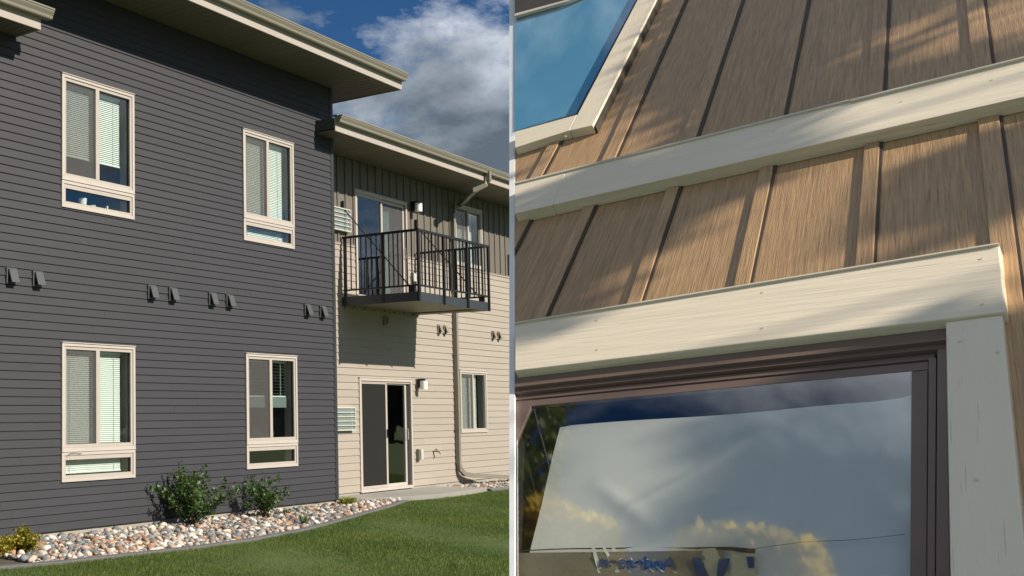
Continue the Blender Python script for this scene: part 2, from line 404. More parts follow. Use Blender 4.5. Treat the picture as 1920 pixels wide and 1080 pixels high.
if rest_v:
    V = np.concatenate(rest_v); Fc = np.concatenate(rest_f).astype(np.int32)
    me = bpy.data.meshes.new('river_stones'); me.vertices.add(len(V)); me.vertices.foreach_set('co', V.astype(np.float32).ravel())
    me.loops.add(Fc.size); me.loops.foreach_set('vertex_index', Fc.ravel()); me.polygons.add(len(Fc))
    me.polygons.foreach_set('loop_start', np.arange(0, Fc.size, 3, dtype=np.int32)); me.polygons.foreach_set('loop_total', np.full(len(Fc), 3, np.int32))
    for m in STONE: me.materials.append(m)
    me.polygons.foreach_set('material_index', rest_m); me.polygons.foreach_set('use_smooth', [True]*len(Fc)); me.update(calc_edges=True)
    o = bpy.data.objects.new('river_stones', me); COL.objects.link(o); o.parent = bed; o['kind'] = 'stuff'
print('stones', len(sp_))

# ================================================================== APARTMENT BUILDING
bl = empty('apartment_building', O, 'two-storey apartment building with dark grey lap siding, tan wing and balcony beside the lawn', 'building', RW)
def bx(mb, s0, s1, o0, o1, z0, z1, mi=0): mb.box(s0, s1, -o1, -o0, z0, z1, mi)

# openings: (s0,s1,z0,z1)
WN = [(0.0, 1.365, 3.98, 5.62), (3.83, 5.185, 3.98, 5.615), (0.0, 1.362, .68, 2.345), (3.845, 5.2, .687, 2.347)]
TW = [(12.03, 13.31, 4.41, 5.64), (12.09, 13.35, 1.067, 2.315)]
DR = [(8.05, 9.98, 3.44, 5.38), (8.09, 10.03, .10, 2.085)]
SO1 = 6.72; SO2 = 5.885
def grid_wall(mb, s0, s1, z0, z1, o0, o1, holes):
    xs = sorted({s0, s1}|{min(max(a, s0), s1) for h in holes for a in h[:2]}); zs = sorted({z0, z1}|{min(max(a, z0), z1) for h in holes for a in h[2:]})
    for a, b in zip(xs, xs[1:]):
        for c, d in zip(zs, zs[1:]):
            if b-a < 1e-4 or d-c < 1e-4: continue
            m_ = ((a+b)/2, (c+d)/2)
            if any(h[0] < m_[0] < h[1] and h[2] < m_[1] < h[3] for h in holes): continue
            bx(mb, a, b, o0, o1, c, d)
ins = lambda h, d=.045: (h[0]+d, h[1]-d, h[2]+d, h[3]-d)
dh = [ins(h) for h in WN]; th = [ins(h) for h in TW+DR]
m_ = MB(); grid_wall(m_, -8, CORNER-.01, .11, SO1, -.16, -.012, dh); bx(m_, CORNER-.15, CORNER-.01, -8, -.17, .11, SO1)
dwall = m_.build('dark_wall', M['sheath'], bl, label='dark charcoal lap-sided wall')
m_ = MB(); grid_wall(m_, CORNER-.02, 20, .11, SO2, -R_-.16, -R_-.012, th)
twall = m_.build('tan_wall', M['sheath'], bl, label='recessed wall with tan laps below and taupe battens above')

def siding(parent, m, s0, s1, z0, z1, base, ex, holes, maxlen=3.7, th_=.013):
    k = 0; z = z0
    while z < z1-.02:
        zt = min(z+ex, z1); zc = (z+zt)/2
        iv = [(s0, s1)]
        for h in holes:
            if h[2] < zc+.0 < h[3]:
                nv = []
                for a, b in iv:
                    if h[1] <= a or h[0] >= b: nv.append((a, b)); continue
                    if h[0] > a: nv.append((a, h[0]))
                    if h[1] < b: nv.append((h[1], b))
                iv = nv
        off = random.uniform(0, maxlen)
        for a, b in iv:
            cuts = [a]; c = s0-off
            while c < b:
                if c > a+.4 and c < b-.4: cuts.append(c)
                c += maxlen
            cuts.append(b)
            for p, q_ in zip(cuts, cuts[1:]):
                mb = MB(); e = .002 if q_ < b else 0
                y = -base
                mb.extrude([(y+.011, z), (y-th_+.0015, z), (y-th_, z+.004), (y-.002, zt+.004), (y+.011, zt+.004)], p, q_-e, 0)
                mb.build('siding_board', m, parent)
        z += ex; k += 1
siding(dwall, M['dark_siding'], -8, CORNER-.085, .115, SO1, 0, .0985, dh, 5.5, .015)
siding(twall, M['tan_siding'], CORNER-.02, 20, .12, 4.35, -R_, .1253, th, 4.2, .014)
# battens
def panel_wall(parent, s0, s1, z0, z1, base, step, holes):
    k = 0; s = s0
    while s < s1:
        for kind, a, b, t0, t1, mm in (('siding_panel', s+.02, s+step-.02, -.01, .002, M['taupe_siding']), ('batten', s-.021, s+.021, -.01, .021, M['taupe_siding'])):
            iv = [(z0, z1)]
            for h in holes:
                if h[0] < (a+b)/2 < h[1]:
                    nv = []
                    for c, d in iv:
                        if h[3] <= c or h[2] >= d: nv.append((c, d)); continue
                        if h[2] > c: nv.append((c, h[2]))
                        if h[3] < d: nv.append((h[3], d))
                    iv = nv
            for c, d in iv:
                mb = MB(); bx(mb, a, b, base+t0, base+t1, c, d); mb.build(kind, mm, parent)
        s += step
hs2 = []
for h in th:
    hs2.append(h)
panel_wall(twall, 6.67, 19.8, 4.385, SO2, -R_, .27, hs2)
# panels beside openings that the grid above leaves out: fill strips
def fill(parent, s0, s1, z0, z1):
    mb = MB(); bx(mb, s0, s1, -R_-.011, -R_+.001, z0, z1); mb.build('siding_panel', M['taupe_siding'], parent)
for h in hs2:
    if h[3] > 4.5:
        fill(twall, h[0]-.18, h[0]+.01, max(4.385, h[2]), h[3]); fill(twall, h[1]-.01, h[1]+.18, max(4.385, h[2]), h[3])
        fill(twall, h[0]-.18, h[1]+.18, h[3]-.01, min(h[3]+.06, SO2))
        if h[2] > 4.38: fill(twall, h[0]-.18, h[1]+.18, 4.385, h[2]+.01)
for (a_, b_) in ((CORNER, DR[0][0]+.004), (DR[0][1]-.004, 20)):
    mb = MB(); bx(mb, a_, b_, -R_-.01, -R_+.018, 4.35, 4.385); bx(mb, a_, b_, -R_-.01, -R_+.026, 4.384, 4.39); mb.build('belly_trim', M['tan_siding'], twall)
# corner boards
mb = MB(); bx(mb, CORNER-.085, CORNER, -.03, .018, .105, SO1); bx(mb, CORNER-.02, CORNER+.004, -R_, -.03, .105, SO1); mb.build('corner_board', M['dark_trim'], dwall, bevel=.003)
mb = MB(); bx(mb, CORNER-.005, CORNER+.012, -8, -R_, SO2, SO1); mb.build('side_siding', M['dark_siding'], dwall)
# foundation
mb = MB(); bx(mb, -8, CORNER-.01, -.3, -.022, -.4, .116); bx(mb, CORNER-.03, 20, -R_-.3, -R_-.006, -.4, .118)
mb.build('foundation', M['concrete'], bl)

# ---- roofs
def eave(name, s0, s1, zs, over, wall_o, back, right_return=True, joint=0.30, gut_ext=.0, label=None, slabtop=.02):
    rf = MB(); bx(rf, s0, s1-.0, -back, over-.03, zs+.03, zs+.19); 
    rf.extrude([(-(over-.03), zs+.191), (back, zs+.191), (back, zs+.55)], s0, s1, 0)
    root = rf.build(name, M['roofing'], bl, label=label)
    x = s0
    while x < s1-.03:
        e = min(x+joint, s1-.022); mb = MB(); bx(mb, x+.004, e-.002, -back if x > CORNER-.5 else wall_o-.02, over-.022, zs, zs+.012)
        bx(mb, x+.13, x+.142, wall_o-.01, over-.03, zs-.003, zs+.001) if e > x+.16 else None
        mb.build('soffit_panel', M['soffit'], root); x += joint
    mb = MB(); bx(mb, s0, s1, over-.021, over, zs-.012, zs+.20)
    mb.build('fascia', M['fascia'], root, bevel=.002)
    if right_return:
        mb = MB(); bx(mb, s1-.02, s1, -back, over-.023, zs-.012, zs+.20); mb.build('fascia', M['fascia'], root)
    g = MB(); zt = zs+.235; zb = zt-.115; o = over
    pr = [(o+.001, zb), (o+.075, zb), (o+.082, zb+.012), (o+.086, zb+.035), (o+.103, zb+.062), (o+.112, zb+.078), (o+.114, zt-.022), (o+.122, zt-.018), (o+.122, zt), (o+.106, zt), (o+.106, zt-.008), (o+.001, zt-.008)]
    pr = [(-a, b) for a, b in pr][::-1]
    g.extrude(pr, s0, s1+gut_ext, 0)
    g.build('gutter', M['gutter'], root)
    dm = MB(); bx(dm, s0, s1, over-.06, over+.03, zt-.004, zt+.008); dm.build('drip_edge', M['gutter'], root)
    return root
eave('upper_roof', -8, 7.22, SO1+.01, .815, 0, 8.5, label='upper roof eave over the dark wall')
eave('lower_roof', 5.87, 21, SO2+.01, .365, -R_, 8, label='lower roof eave over the tan wing', joint=.30)
eave('corner_roof', -8, -.757, 5.889, .41, 0, .02, label='small eave end at the top left', gut_ext=.11)

# ---- blinds, curtains
def blind(parent, s0, s1, z0, z1, o, tilt=.5, pitch=.027):
    mb = MB(); z = z1-.03
    bx(mb, s0, s1, o-.025, o+.015, z1-.035, z1)
    while z > z0+.01:
        dy = .011*math.cos(tilt); dz = .011*math.sin(tilt)
        z += 0
        mb.add([(s0, -o-dy, z-dz), (s1, -o-dy, z-dz), (s1, -o+dy, z+dz), (s0, -o+dy, z+dz)], [(0, 1, 2, 3)])
        z -= pitch*.92
    for a in (s0+.12*(s1-s0), s1-.12*(s1-s0)): bx(mb, a-.0015, a+.0015, o-.001, o+.012, z0, z1)
    bx(mb, s0, s1, o-.012, o+.012, z0, z0+.015)
    return mb.build('blind', M['blind'], parent)
def room(parent, h, o, depth=1.3, m=None):
    mb = MB(); a, b, c, d = h[0]+.02, h[1]-.02, h[2]+.02, h[3]-.02
    y0, y1 = -(o-.03), -(o-depth)
    vs = [(a, y0, c), (b, y0, c), (b, y0, d), (a, y0, d), (a, y1, c), (b, y1, c), (b, y1, d), (a, y1, d)]
    mb.add(vs, [(4, 5, 6, 7), (0, 1, 5, 4), (3, 7, 6, 2), (0, 4, 7, 3), (1, 2, 6, 5)])
    return mb.build('interior', m or M['room'], parent)
def frame_ring(mb, a, b, c, d, wd, o0, o1):
    bx(mb, a, b, o0, o1, d-wd, d); bx(mb, a, b, o0, o1, c, c+wd); bx(mb, a, a+wd, o0, o1, c+wd, d-wd); bx(mb, b-wd, b, o0, o1, c+wd, d-wd)
def pane(parent, a, b, c, d, o, m, name='pane'):
    mb = MB(); bx(mb, a, b, o-.006, o, c, d); return mb.build(name, m, parent)

def combo_window(h, kind, label):
    a, b, c, d = h; T = M['window_trim']
    mb = MB(); zs = d-1.305
    # casing: upper unit and lower unit meeting at a seam
    frame_ring(mb, a, b, zs+.002, d, .042, -.03, .034); frame_ring(mb, a, b, c, zs-.004, .042, -.03, .030)
    bx(mb, a-.004, b+.004, -.01, .040, zs-.004, zs+.004)
    bx(mb, a-.003, b+.003, 0, .045, d-.006, d+.006)
    root = mb.build('window', T, bl, bevel=.0025, label=label)
    mb = MB(); frame_ring(mb, a+.043, b-.043, zs+.045, d-.043, .038, -.035, .022)
    bx(mb, a+.043, b-.043, -.035, .0225, zs+.046, zs+.085)
    mid = a+.655*(b-a)/1.365
    bx(mb, mid-.034, mid+.034, -.035, .024, zs+.084, d-.08)
    mb.build('sash_frame', M['sash'], root, bevel=.002)
    mb = MB(); frame_ring(mb, a+.043, b-.043, c+.043, zs-.047, .034, -.035, .018)
    bx(mb, a+.045, b-.045, -.034, .0195, zs-.1, zs-.048)
    mb.build('sash_frame', M['sash'], root, bevel=.002)
    gz0 = zs+.083
    mb = MB()
    for (p, q_, r0, r1) in ((a+.081, mid-.034, gz0, d-.081), (mid+.034, b-.081, gz0, d-.081), (a+.077, b-.077, c+.077, zs-.1)):
        frame_ring(mb, p-.001, q_+.001, r0-.001, r1+.001, .006, -.034, .004)
    mb.build('gasket', M['gasket'], root)
    pane(root, a+.08, mid-.033, gz0, d-.08, -.008, M['glass']); pane(root, mid+.033, b-.08, gz0, d-.08, -.012, M['glass'])
    pane(root, a+.076, b-.076, c+.076, zs-.098, -.01, M['glass'])
    pane(root, a+.082, mid-.035, gz0+.002, d-.082, .006, M['screen'], 'insect_screen')
    room(root, (a, b, c, d), -.13, 1.4)
    # reveal boards inside
    mb = MB(); frame_ring(mb, a+.045, b-.045, c+.045, d-.045, .02, -.16, -.036); bx(mb, a+.05, b-.05, -.16, -.036, zs-.06, zs+.05)
    mb.build('reveal', M['sash'], root)
    if kind == 'half':
        blind(root, a+.11, b-.17, d-.98, d-.08, -.085, 1.15)
    elif kind == 'full':
        blind(root, a+.11, b-.17, c+.09, d-.08, -.085, 1.2)
    elif kind == 'open':
        blind(root, a+.11, b-.17, d-.62, d-.08, -.085, -.15, .05)
        mb = MB(); bx(mb, a+.11, b-.17, -.1, -.06, d-.78, d-.62); mb.build('blind_stack', M['ac_coil'], root)
    return root
combo_window(WN[0], 'half', 'upper left window, blind drawn halfway with cups on its ledge')
combo_window(WN[1], 'full', 'upper window nearer the corner, blind fully down')
w3 = combo_window(WN[2], 'full', 'lower left window, blind down, small stain below its seam')
combo_window(WN[3], 'open', 'lower window nearer the corner, dark inside with raised blind')
# stain under seam of lower-left window
mb = MB(); mb.tube([(.09, -.047, .985), (.10, -.047, 1.01), (.14, -.047, 1.022), (.20, -.047, 1.022), (.26, -.047, 1.02), (.33, -.047, 1.013)], .0035, 5); mb.build('dried_stain', M['soil'], w3)
# things on the ledge of the upper left window
def on_ledge(name, s, r, hgt, label, cat, shape='cup'):
    mb = MB()
    if shape == 'cup':
        mb.tube([(0, 0, 0), (0, 0, hgt*.5), (0, 0, hgt)], r*.8, 14, r2=r); mb.tube([(0, 0, hgt*.99), (0, 0, hgt*1.01)], r*1.03, 14)
    else:
        mb.box(-r, r, -.03, .03, 0, hgt); mb.box(-r, -r+.02, -.012, .012, hgt+.0005, hgt+.05)
    o = mb.build(name, M['ceramic'], None, smooth=False, recenter=False); o.location = W(s, -.11, 3.98+.066); o.rotation_euler.z = math.atan2(D1.y, D1.x)
    tag(o, label, cat)
on_ledge('cup', .52, .055, .115, 'tall white cup on the ledge behind the upper left window', 'cup')
on_ledge('cup', .70, .045, .05, 'short pale cup next to the tall cup behind the window', 'cup')
on_ledge('tissue_box', 1.07, .1, .03, 'low white box lying on the ledge behind the upper left window', 'box', 'box')

def slider_window(h, label, kind):
    a, b, c, d = h; mb = MB(); q = -R_
    frame_ring(mb, a, b, c, d, .05, q-.03, q+.03); bx(mb, a-.01, b+.01, q-.01, q+.042, d, d+.014)
    root = mb.build('window', M['window_trim'], bl, bevel=.0025, label=label)
    mid = (a+b)/2-.02; mb = MB(); frame_ring(mb, a+.051, b-.051, c+.051, d-.051, .03, q-.035, q+.016); bx(mb, mid-.03, mid+.03, q-.035, q+.02, c+.08, d-.08)
    mb.build('sash_frame', M['sash'], root, bevel=.002)
    pane(root, a+.08, mid-.03, c+.08, d-.08, q-.008, M['glass']); pane(root, mid+.03, b-.08, c+.08, d-.08, q-.012, M['glass'])
    pane(root, a+.082, mid-.032, c+.082, d-.082, q+.004, M['screen'], 'insect_screen')
    room(root, h, q-.12, 1.3)
    mb = MB(); frame_ring(mb, a+.045, b-.045, c+.045, d-.045, .02, q-.15, q-.036); mb.build('reveal', M['sash'], root)
    blind(root, a+.12, mid-.08, c+.08, d-.08, q-.085, 1.15); blind(root, mid-.01, b-.30, c+.08, d-.08, q-.085, 1.15)
slider_window(TW[0], 'upper sliding window behind the balcony railing', 0)
slider_window(TW[1], 'lower sliding window beside the downspout', 1)

def patio_door(h, label, up):
    a, b, c, d = h; q = -R_; mb = MB()
    frame_ring(mb, a, b, c, d, .05, q-.05, q+.03); bx(mb, a-.012, b+.012, q-.01, q+.04, d, d+.012)
    root = mb.build('patio_door', M['window_trim'], bl, bevel=.003, label=label)
    mid = (a+b)/2+.03; S = M['sash']
    mb = MB(); frame_ring(mb, a+.052, mid, c+.052, d-.052, .05, q-.03, q+.012); mb.build('door_sash', S, root, bevel=.002)
    r1 = b-.16 if not up else b-.052
    mb = MB(); frame_ring(mb, mid+.002, r1, c+.052, d-.052, .055, q-.06, q-.012); mb.build('door_sash', M['window_trim'], root, bevel=.002)
    mb = MB(); bx(mb, r1+.003, b-.051, q-.06, q-.03, c+.05, d-.05); mb.build('jamb_channel', M['gasket'] if not up else S, root)
    pane(root, a+.1, mid-.05, c+.1, d-.1, q-.004, M['glass_dark']); pane(root, mid+.05, r1-.05, c+.1, d-.1, q-.03, M['glass_dark'])
    if not up: pane(root, a+.101, mid-.051, c+.101, d-.101, q+.007, M['screen_dark'], 'insect_screen')
    else: pane(root, mid+.051, r1-.051, c+.101, d-.101, q-.014, M['screen'], 'insect_screen')
    hb = MB(); x = r1-.028; zc = c+.98
    hb.tube([(x, -(q-.012), zc-.1), (x, -(q+.03), zc-.09), (x, -(q+.035), zc), (x, -(q+.03), zc+.09), (x, -(q-.012), zc+.1)], .008, 6)
    hb.build('handle', M['outlet'], root)
    hb = MB(); bx(hb, mid-.035, mid-.012, q+.013, q+.03, c+.93, c+1.08); hb.build('latch', M['metal_black'], root, bevel=.003)
    room(root, h, q-.13, 2.2)
    if up:
        mb = MB(); n_ = 14; w0, w1 = mid+.22, mid+.5
        vs = []; 
        for i in range(n_*2+1):
            xx = w0+(w1-w0)*i/(n_*2); yy = -(q-.12)+.02*math.sin(i*1.9)
            vs += [(xx, yy, c+.08), (xx, yy, d-.16)]
        mb.add(vs, [(2*i, 2*i+2, 2*i+3, 2*i+1) for i in range(n_*2)]); mb.build('curtain', M['curtain'], root, smooth=True)
    return root
sd = sm.copy(); sd.name = 'insect_screen_dark'; sd.node_tree.nodes['Mix Shader'].inputs[0].default_value = .72; sd.node_tree.nodes['Diffuse BSDF'].inputs[0].default_value = (.035, .035, .035, 1); M['screen_dark'] = sd
patio_door(DR[0], 'upper sliding glass door opening onto the balcony', True)
patio_door(DR[1], 'lower sliding glass door opening onto the patio', False)

# ---- vents
def vent(s, z, base, m, wd=.125, ht=.135):
    mb = MB(); bx(mb, s-wd/2-.02, s+wd/2+.02, base, base+.022, z-ht/2-.02, z+ht/2+.03)
    root = mb.build('wall_vent', m, bl, bevel=.003)
    a, b = s-wd/2, s+wd/2; y0 = -(base+.022); t_ = z+ht/2+.012; bt = z-ht/2-.004; y1 = y0-.068
    mb = MB()
    mb.add([(a, y0, t_), (b, y0, t_), (b, y0-.02, t_), (a, y0-.02, t_), (a, y1, bt), (b, y1, bt), (a, y1+.006, bt-.001), (b, y1+.006, bt-.001), (a, y0-.012, t_-.008), (b, y0-.012, t_-.008)],
           [(0, 1, 2, 3), (3, 2, 5, 4), (4, 5, 7, 6), (6, 7, 9, 8)])
    for x, f in ((a, 1), (b, 0)):   # narrow cheeks
        mb.add([(x, y0, t_), (x, y0-.02, t_), (x, y1, bt), (x, y1+.016, bt), (x, y0-.004, t_-.03)], [(0, 1, 2, 3, 4)])
    mb.build('hood', m, root)
    mb = MB(); bx(mb, a+.01, b-.01, base+.0225, base+.026, bt+.01, t_-.02); mb.build('flap', M['hood_inside'], root)
for s in (-.82, -.392, 1.736, 2.177, 3.067, 3.48, 5.547, 6.0): vent(s-.02, 3.065, .012, M['vent_dark'])
for s in (11.25, 11.5, 13.76, 14.05): vent(s-.03, 3.08, -R_+.012, M['vent_tan'], .09, .125)
# ---- lamps
def wall_lamp(s, z, base, label):
    mb = MB(); bx(mb, s-.055, s+.055, base, base+.02, z-.12, z+.07); root = mb.build('wall_lamp', M['vent_tan'] if z < 3 else M['metal_black'], bl, bevel=.004, label=label)
    mb = MB(); bx(mb, s-.05, s+.05, base+.021, base+.15, z+.035, z+.075); bx(mb, s-.045, s+.045, base+.021, base+.075, z-.09, z+.034); mb.build('lamp_bracket', M['metal_black'], root, bevel=.006)
    mb = MB(); mb.tube([(s, -(base+.135), z-.125), (s, -(base+.135), z-.05), (s, -(base+.135), z+.034)], .066, 20); mb.build('lamp_shade', M['white_glass'], root, smooth=False)
wall_lamp(10.21, 5.36, -R_+.01, 'upper wall lamp beside the balcony door')
wall_lamp(10.27, 2.03, -R_+.01, 'lower wall lamp beside the patio door')
# ---- wall air-conditioner grilles
def ac(s0, s1, z0, z1):
    base = -R_+.01; mb = MB(); bx(mb, s0, s1, base, base+.06, z0, z1); root = mb.build('air_conditioner', M['ac_coil'], bl)
    mb = MB(); frame_ring(mb, s0-.01, s1+.01, z0-.01, z1+.01, .016, base, base+.075); mb.build('grille_frame', M['ac_grille'], root)
    for k in range(1, 5):
        zz = z0+(z1-z0)*k/5; mb = MB(); bx(mb, s0, s1, base+.061, base+.08, zz-.006, zz+.006); mb.build('grille_bar', M['ac_grille'], root)
    for x in (s0+.1, s1-.12):
        mb = MB(); bx(mb, x-.004, x+.004, base+.0605, base+.07, z0, z1); mb.build('grille_bar', M['ac_grille'], root)
ac(6.95, 7.79, 4.59, 4.96); ac(6.95, 7.83, 1.19, 1.56)
# small fixtures
def fixture(name, boxes, m):
    mb = MB()
    for b_ in boxes: bx(mb, *b_)
    return mb.build(name, m, bl, bevel=.004)
q = -R_+.012
fixture('junction_box', [(9.0, 9.035, q, q+.05, 3.04, 3.2), (9.075, 9.12, q, q+.06, 3.06, 3.2), (9.03, 9.08, q, q+.03, 3.1, 3.13)], M['vent_tan'])
fixture('junction_box', [(8.80, 8.83, q, q+.05, 5.75, 5.9), (8.86, 8.9, q, q+.06, 5.77, 5.87)], M['vent_tan'])
fixture('outlet_cover', [(10.1, 10.13, q, q+.07, 3.93, 4.08), (10.14, 10.22, q, q+.06, 3.92, 4.07)], M['outlet'])
fixture('outlet_cover', [(10.17, 10.205, q, q+.07, .59, .80)], M['vent_tan']); fixture('outlet_cover', [(10.215, 10.30, q, q+.085, .61, .79)], M['outlet'])
fixture('meter_box', [(14.62, 14.85, q, q+.08, 4.47, 4.87)], M['vent_tan'])
mb = MB(); s_, z_ = 10.9, .74
mb.tube([(s_, -(q), z_), (s_, -(q+.05), z_), (s_+.02, -(q+.10), z_-.01), (s_+.03, -(q+.12), z_-.05)], .012, 8)
mb.tube([(s_, -(q+.05), z_), (s_, -(q+.05), z_+.035)], .007, 6); mb.tube([(s_-.035, -(q+.05), z_+.038), (s_+.035, -(q+.05), z_+.038)], .009, 6); mb.tube([(s_-.02, -(q), z_+.0), (s_-.02, -(q+.03), z_-.13)], .006, 6)
mb.build('water_tap', M['brass'], bl)

# ---- downspout
gs, gz_ = wl(916, 338, .44); print('gutter outlet', gs, gz_)
mb = MB()
pts = [(gs, -.44, 6.06), (gs, -.44, 5.90), (gs-.03, -.40, 5.80), (gs-.18, -.25, 5.70), (12.05, .40, 5.62), (11.9, .475, 5.54), (11.86, .49, 5.42), (11.86, .49, 3.0), (11.86, .49, .50), (11.88, .47, .36), (11.98, .43, .27), (12.3, .36, .23), (14.2, .12, .11), (15.3, .02, .05)]
mb.tube(pts, .042, 4, square=True)
dsp = mb.build('downspout', M['gutter'], bl)
for zz in (4.9, 2.6, 1.15): 
    mb = MB(); bx(mb, 11.80, 11.92, -R_+.005, -R_+.106, zz, zz+.025); mb.build('strap', M['gutter'], dsp)

# ---- balcony
B0, B1, BO = 7.57, 10.34, .843
zb = 3.30; zt = 3.45
mb = MB(); bx(mb, B0+.05, B1-.05, -R_+.02, BO-.05, zb+.03, zt-.002)
bal = mb.build('balcony', M['deck_under'], bl, label='black steel balcony hung on rods with plain railing')
def part(name, m, *bs, bev=.003):
    mb = MB()
    for b_ in bs: bx(mb, *b_)
    return mb.build(name, m, bal, bevel=bev)
part('rim_beam', M['balcony_face'], (B0+.05, B1-.05, BO-.05, BO, zb, zt)); part('rim_beam', M['balcony_face'], (B0, B0+.05, -R_+.02, BO, zb, zt)); part('rim_beam', M['balcony_face'], (B1-.05, B1, -R_+.02, BO, zb, zt))
part('ledger', M['deck_under'], (B0+.05, B1-.05, -R_+.015, -R_+.065, zb-.04, zb+.03)); part('ledger', M['deck_under'], (B1-.25, B1-.05, -R_+.07, BO-.05, zb+.005, zb+.03))
for k in range(7):
    x = B0+.3+k*.36; mb = MB(); mb.tube([(x, -(-R_+.065), zb-.01), (x, -(-R_+.08), zb-.01)], .014, 6); mb.build('bolt', M['metal_black'], bal)
zr = wl(784, 429, BO)[1]
RB = M['metal_black']; pw = .038
fr_posts = [B0, B0+(B1-B0)/3, B0+2*(B1-B0)/3, B1-pw]
for x in fr_posts: part('railing_post', RB, (x, x+pw*1.5 if x != B1-pw else B1, BO+.001-pw*.3, BO+.012+pw*.4, zb-.005, zr-.04))
midy = (BO-R_)/2+.06
for x in (B0-.004, B1-pw+.004):
    for y in (midy, -R_+.05): part('railing_post', RB, (x, x+pw, y, y+pw*1.3, zb+.0, zr-.04))
part('top_rail', RB, (B0-.01, B1+.03, BO-.03, BO+.03, zr-.04, zr)); part('top_rail', RB, (B0-.01, B0+.045, -R_+.03, BO-.031, zr-.04, zr)); part('top_rail', RB, (B1-.045, B1+.01, -R_+.03, BO-.031, zr-.04, zr))
zk = zt+.095
part('bottom_rail', RB, (B0, B1, BO-.012, BO+.014, zk, zk+.03)); part('bottom_rail', RB, (B0, B0+.028, -R_+.03, BO-.02, zk, zk+.03)); part('bottom_rail', RB, (B1-.028, B1, -R_+.03, BO-.02, zk, zk+.03))
bw = .008
bm0 = MB(); bm0.box(-bw, bw, -bw, bw, 0, zr-.04-zk-.03)
first = bm0.build('baluster', RB, bal, recenter=False)
def put(x, y, f=[True]):
    o = first if f[0] else first.copy()
    if not f[0]: COL.objects.link(o); 
    f[0] = False; o.parent = bal; o.location = Vector((x, -y, zk+.03))-PO[bal.name]
for i in range(3):
    a = fr_posts[i]+pw; b = fr_posts[i+1]
    for k in range(1, 7): put(a+(b-a)*k/7, BO)
for x in (B0+.014, B1-.014):
    for (a, b) in ((-R_+.09, midy), (midy+.05, BO-.02)):
        for k in range(1, 6+1): put(x, a+(b-a)*k/7)
for x in (B0+.03, B1-.03):
    mb = MB(); mb.tube([(x, R_-.01, 5.02), (x, -(BO-.12), zt+.06)], .011, 6); mb.build('tension_rod', RB, bal)
    mb = MB(); bx(mb, x-.012, x+.012, -R_+.012, -R_+.06, 4.93, 5.11); bx(mb, x-.02, x+.02, BO-.17, BO-.07, zt, zt+.11); mb.build('rod_bracket', RB, bal, bevel=.005)

# ================================================================== SHRUBS
def leafcloud(name, pts, size, m, parent, up=.3, seed=1, kind=None, asp=.42):
    r = np.random.default_rng(seed); P = np.array(pts); n = len(P)
    d = r.normal(size=(n, 3)); d[:, 2] += up; d /= np.linalg.norm(d, axis=1)[:, None]
    e_ = r.normal(size=(n, 3)); a = np.cross(d, e_); a /= np.linalg.norm(a, axis=1)[:, None]
    sz = size*(.6+.8*r.random(n))[:, None]
    return quadmesh(name, P, a*sz*asp, d*sz, m, False, parent, kind)
M['shrub_leaf'] = leafmat('shrub_leaf', (.018, .055, .010), (.085, .17, .03), .3)
M['gold_leaf'] = leafmat('gold_leaf', (.11, .15, .015), (.42, .33, .03), .35)
M['lime_leaf'] = leafmat('lime_leaf', (.10, .16, .015), (.34, .36, .04), .35)
M['bark'] = mat('bark', (.10, .075, .05), .9, .3, (20, 20, 5), .5)
def shrub(name, base, wd, ht, nst, label, lm, leaf=.035, dens=90, seed=1, lean=(0, 0), cat='shrub'):
    r = random.Random(seed); root = empty(name, base, label, cat); st = MB(); pts = []
    for k in range(nst):
        an = r.uniform(0, 6.28); sp0 = r.uniform(.05, 1)**.7; hh = ht*r.uniform(.4, 1.0)*(1-.30*sp0)
        tip = Vector((math.cos(an)*sp0*wd/2+lean[0], math.sin(an)*sp0*wd/2*.8+lean[1], hh)); b0 = Vector((r.uniform(-.04, .04), r.uniform(-.04, .04), 0))
        mid = b0.lerp(tip, .5)+Vector((0, 0, hh*.12))
        path = [b0, b0.lerp(mid, .5)+Vector((0, 0, .02)), mid, mid.lerp(tip, .5)+Vector((0, 0, .015)), tip]
        st.tube(path, .006, 4, r2=.0015)
        for j in range(dens):
            t_ = r.uniform(.12, 1)**.8*4; i = min(3, int(t_)); p = path[i].lerp(path[i+1], t_-i)
            sp1 = .030*(1.35-t_/4)+.008
            pts.append(p+Vector((r.gauss(0, sp1), r.gauss(0, sp1), r.gauss(0, sp1*.8))))
    pts = [p for p in pts if p.z > .0]
    so_ = st.build('branch', M['bark'], root, recenter=False)
    leafcloud('foliage', [tuple(p) for p in pts], leaf, lm, root, .35, seed)
    return root
def ground_at(u, v, z=0.02):
    s, o = hz(u, v, z); return W(s, o, z)
shrub('green_shrub', ground_at(362, 988), 1.45, 1.0, 44, 'large leafy green shrub in the rock bed between the two lower windows', M['shrub_leaf'], .040, 62, 3)
shrub('green_shrub', ground_at(495, 972), .95, .74, 24, 'smaller green shrub in the rock bed below the window nearer the corner', M['shrub_leaf'], .036, 56, 5)
shrub('golden_shrub', ground_at(46, 1036), .50, .27, 26, 'round yellow-green shrub at the left end of the rock bed', M['gold_leaf'], .028, 90, 8, cat='shrub')
shrub('golden_shrub', ground_at(4, 1040), .55, .22, 22, 'yellow-green shrub cut by the left edge of the photo', M['gold_leaf'], .028, 90, 9, cat='shrub')
shrub('golden_shrub', ground_at(651, 949), .40, .12, 20, 'low yellow-green clump at the corner of the dark wall', M['lime_leaf'], .026, 60, 10, cat='shrub')
shrub('flowering_weed', ground_at(585, 952), .20, .20, 8, 'small leafy weed against the concrete foundation', M['shrub_leaf'], .03, 24, 12, cat='weed')
shrub('flowering_weed', ground_at(540, 968), .24, .12, 8, 'low reddish-green sprig right of the smaller green shrub', M['shrub_leaf'], .022, 26, 13, cat='weed')
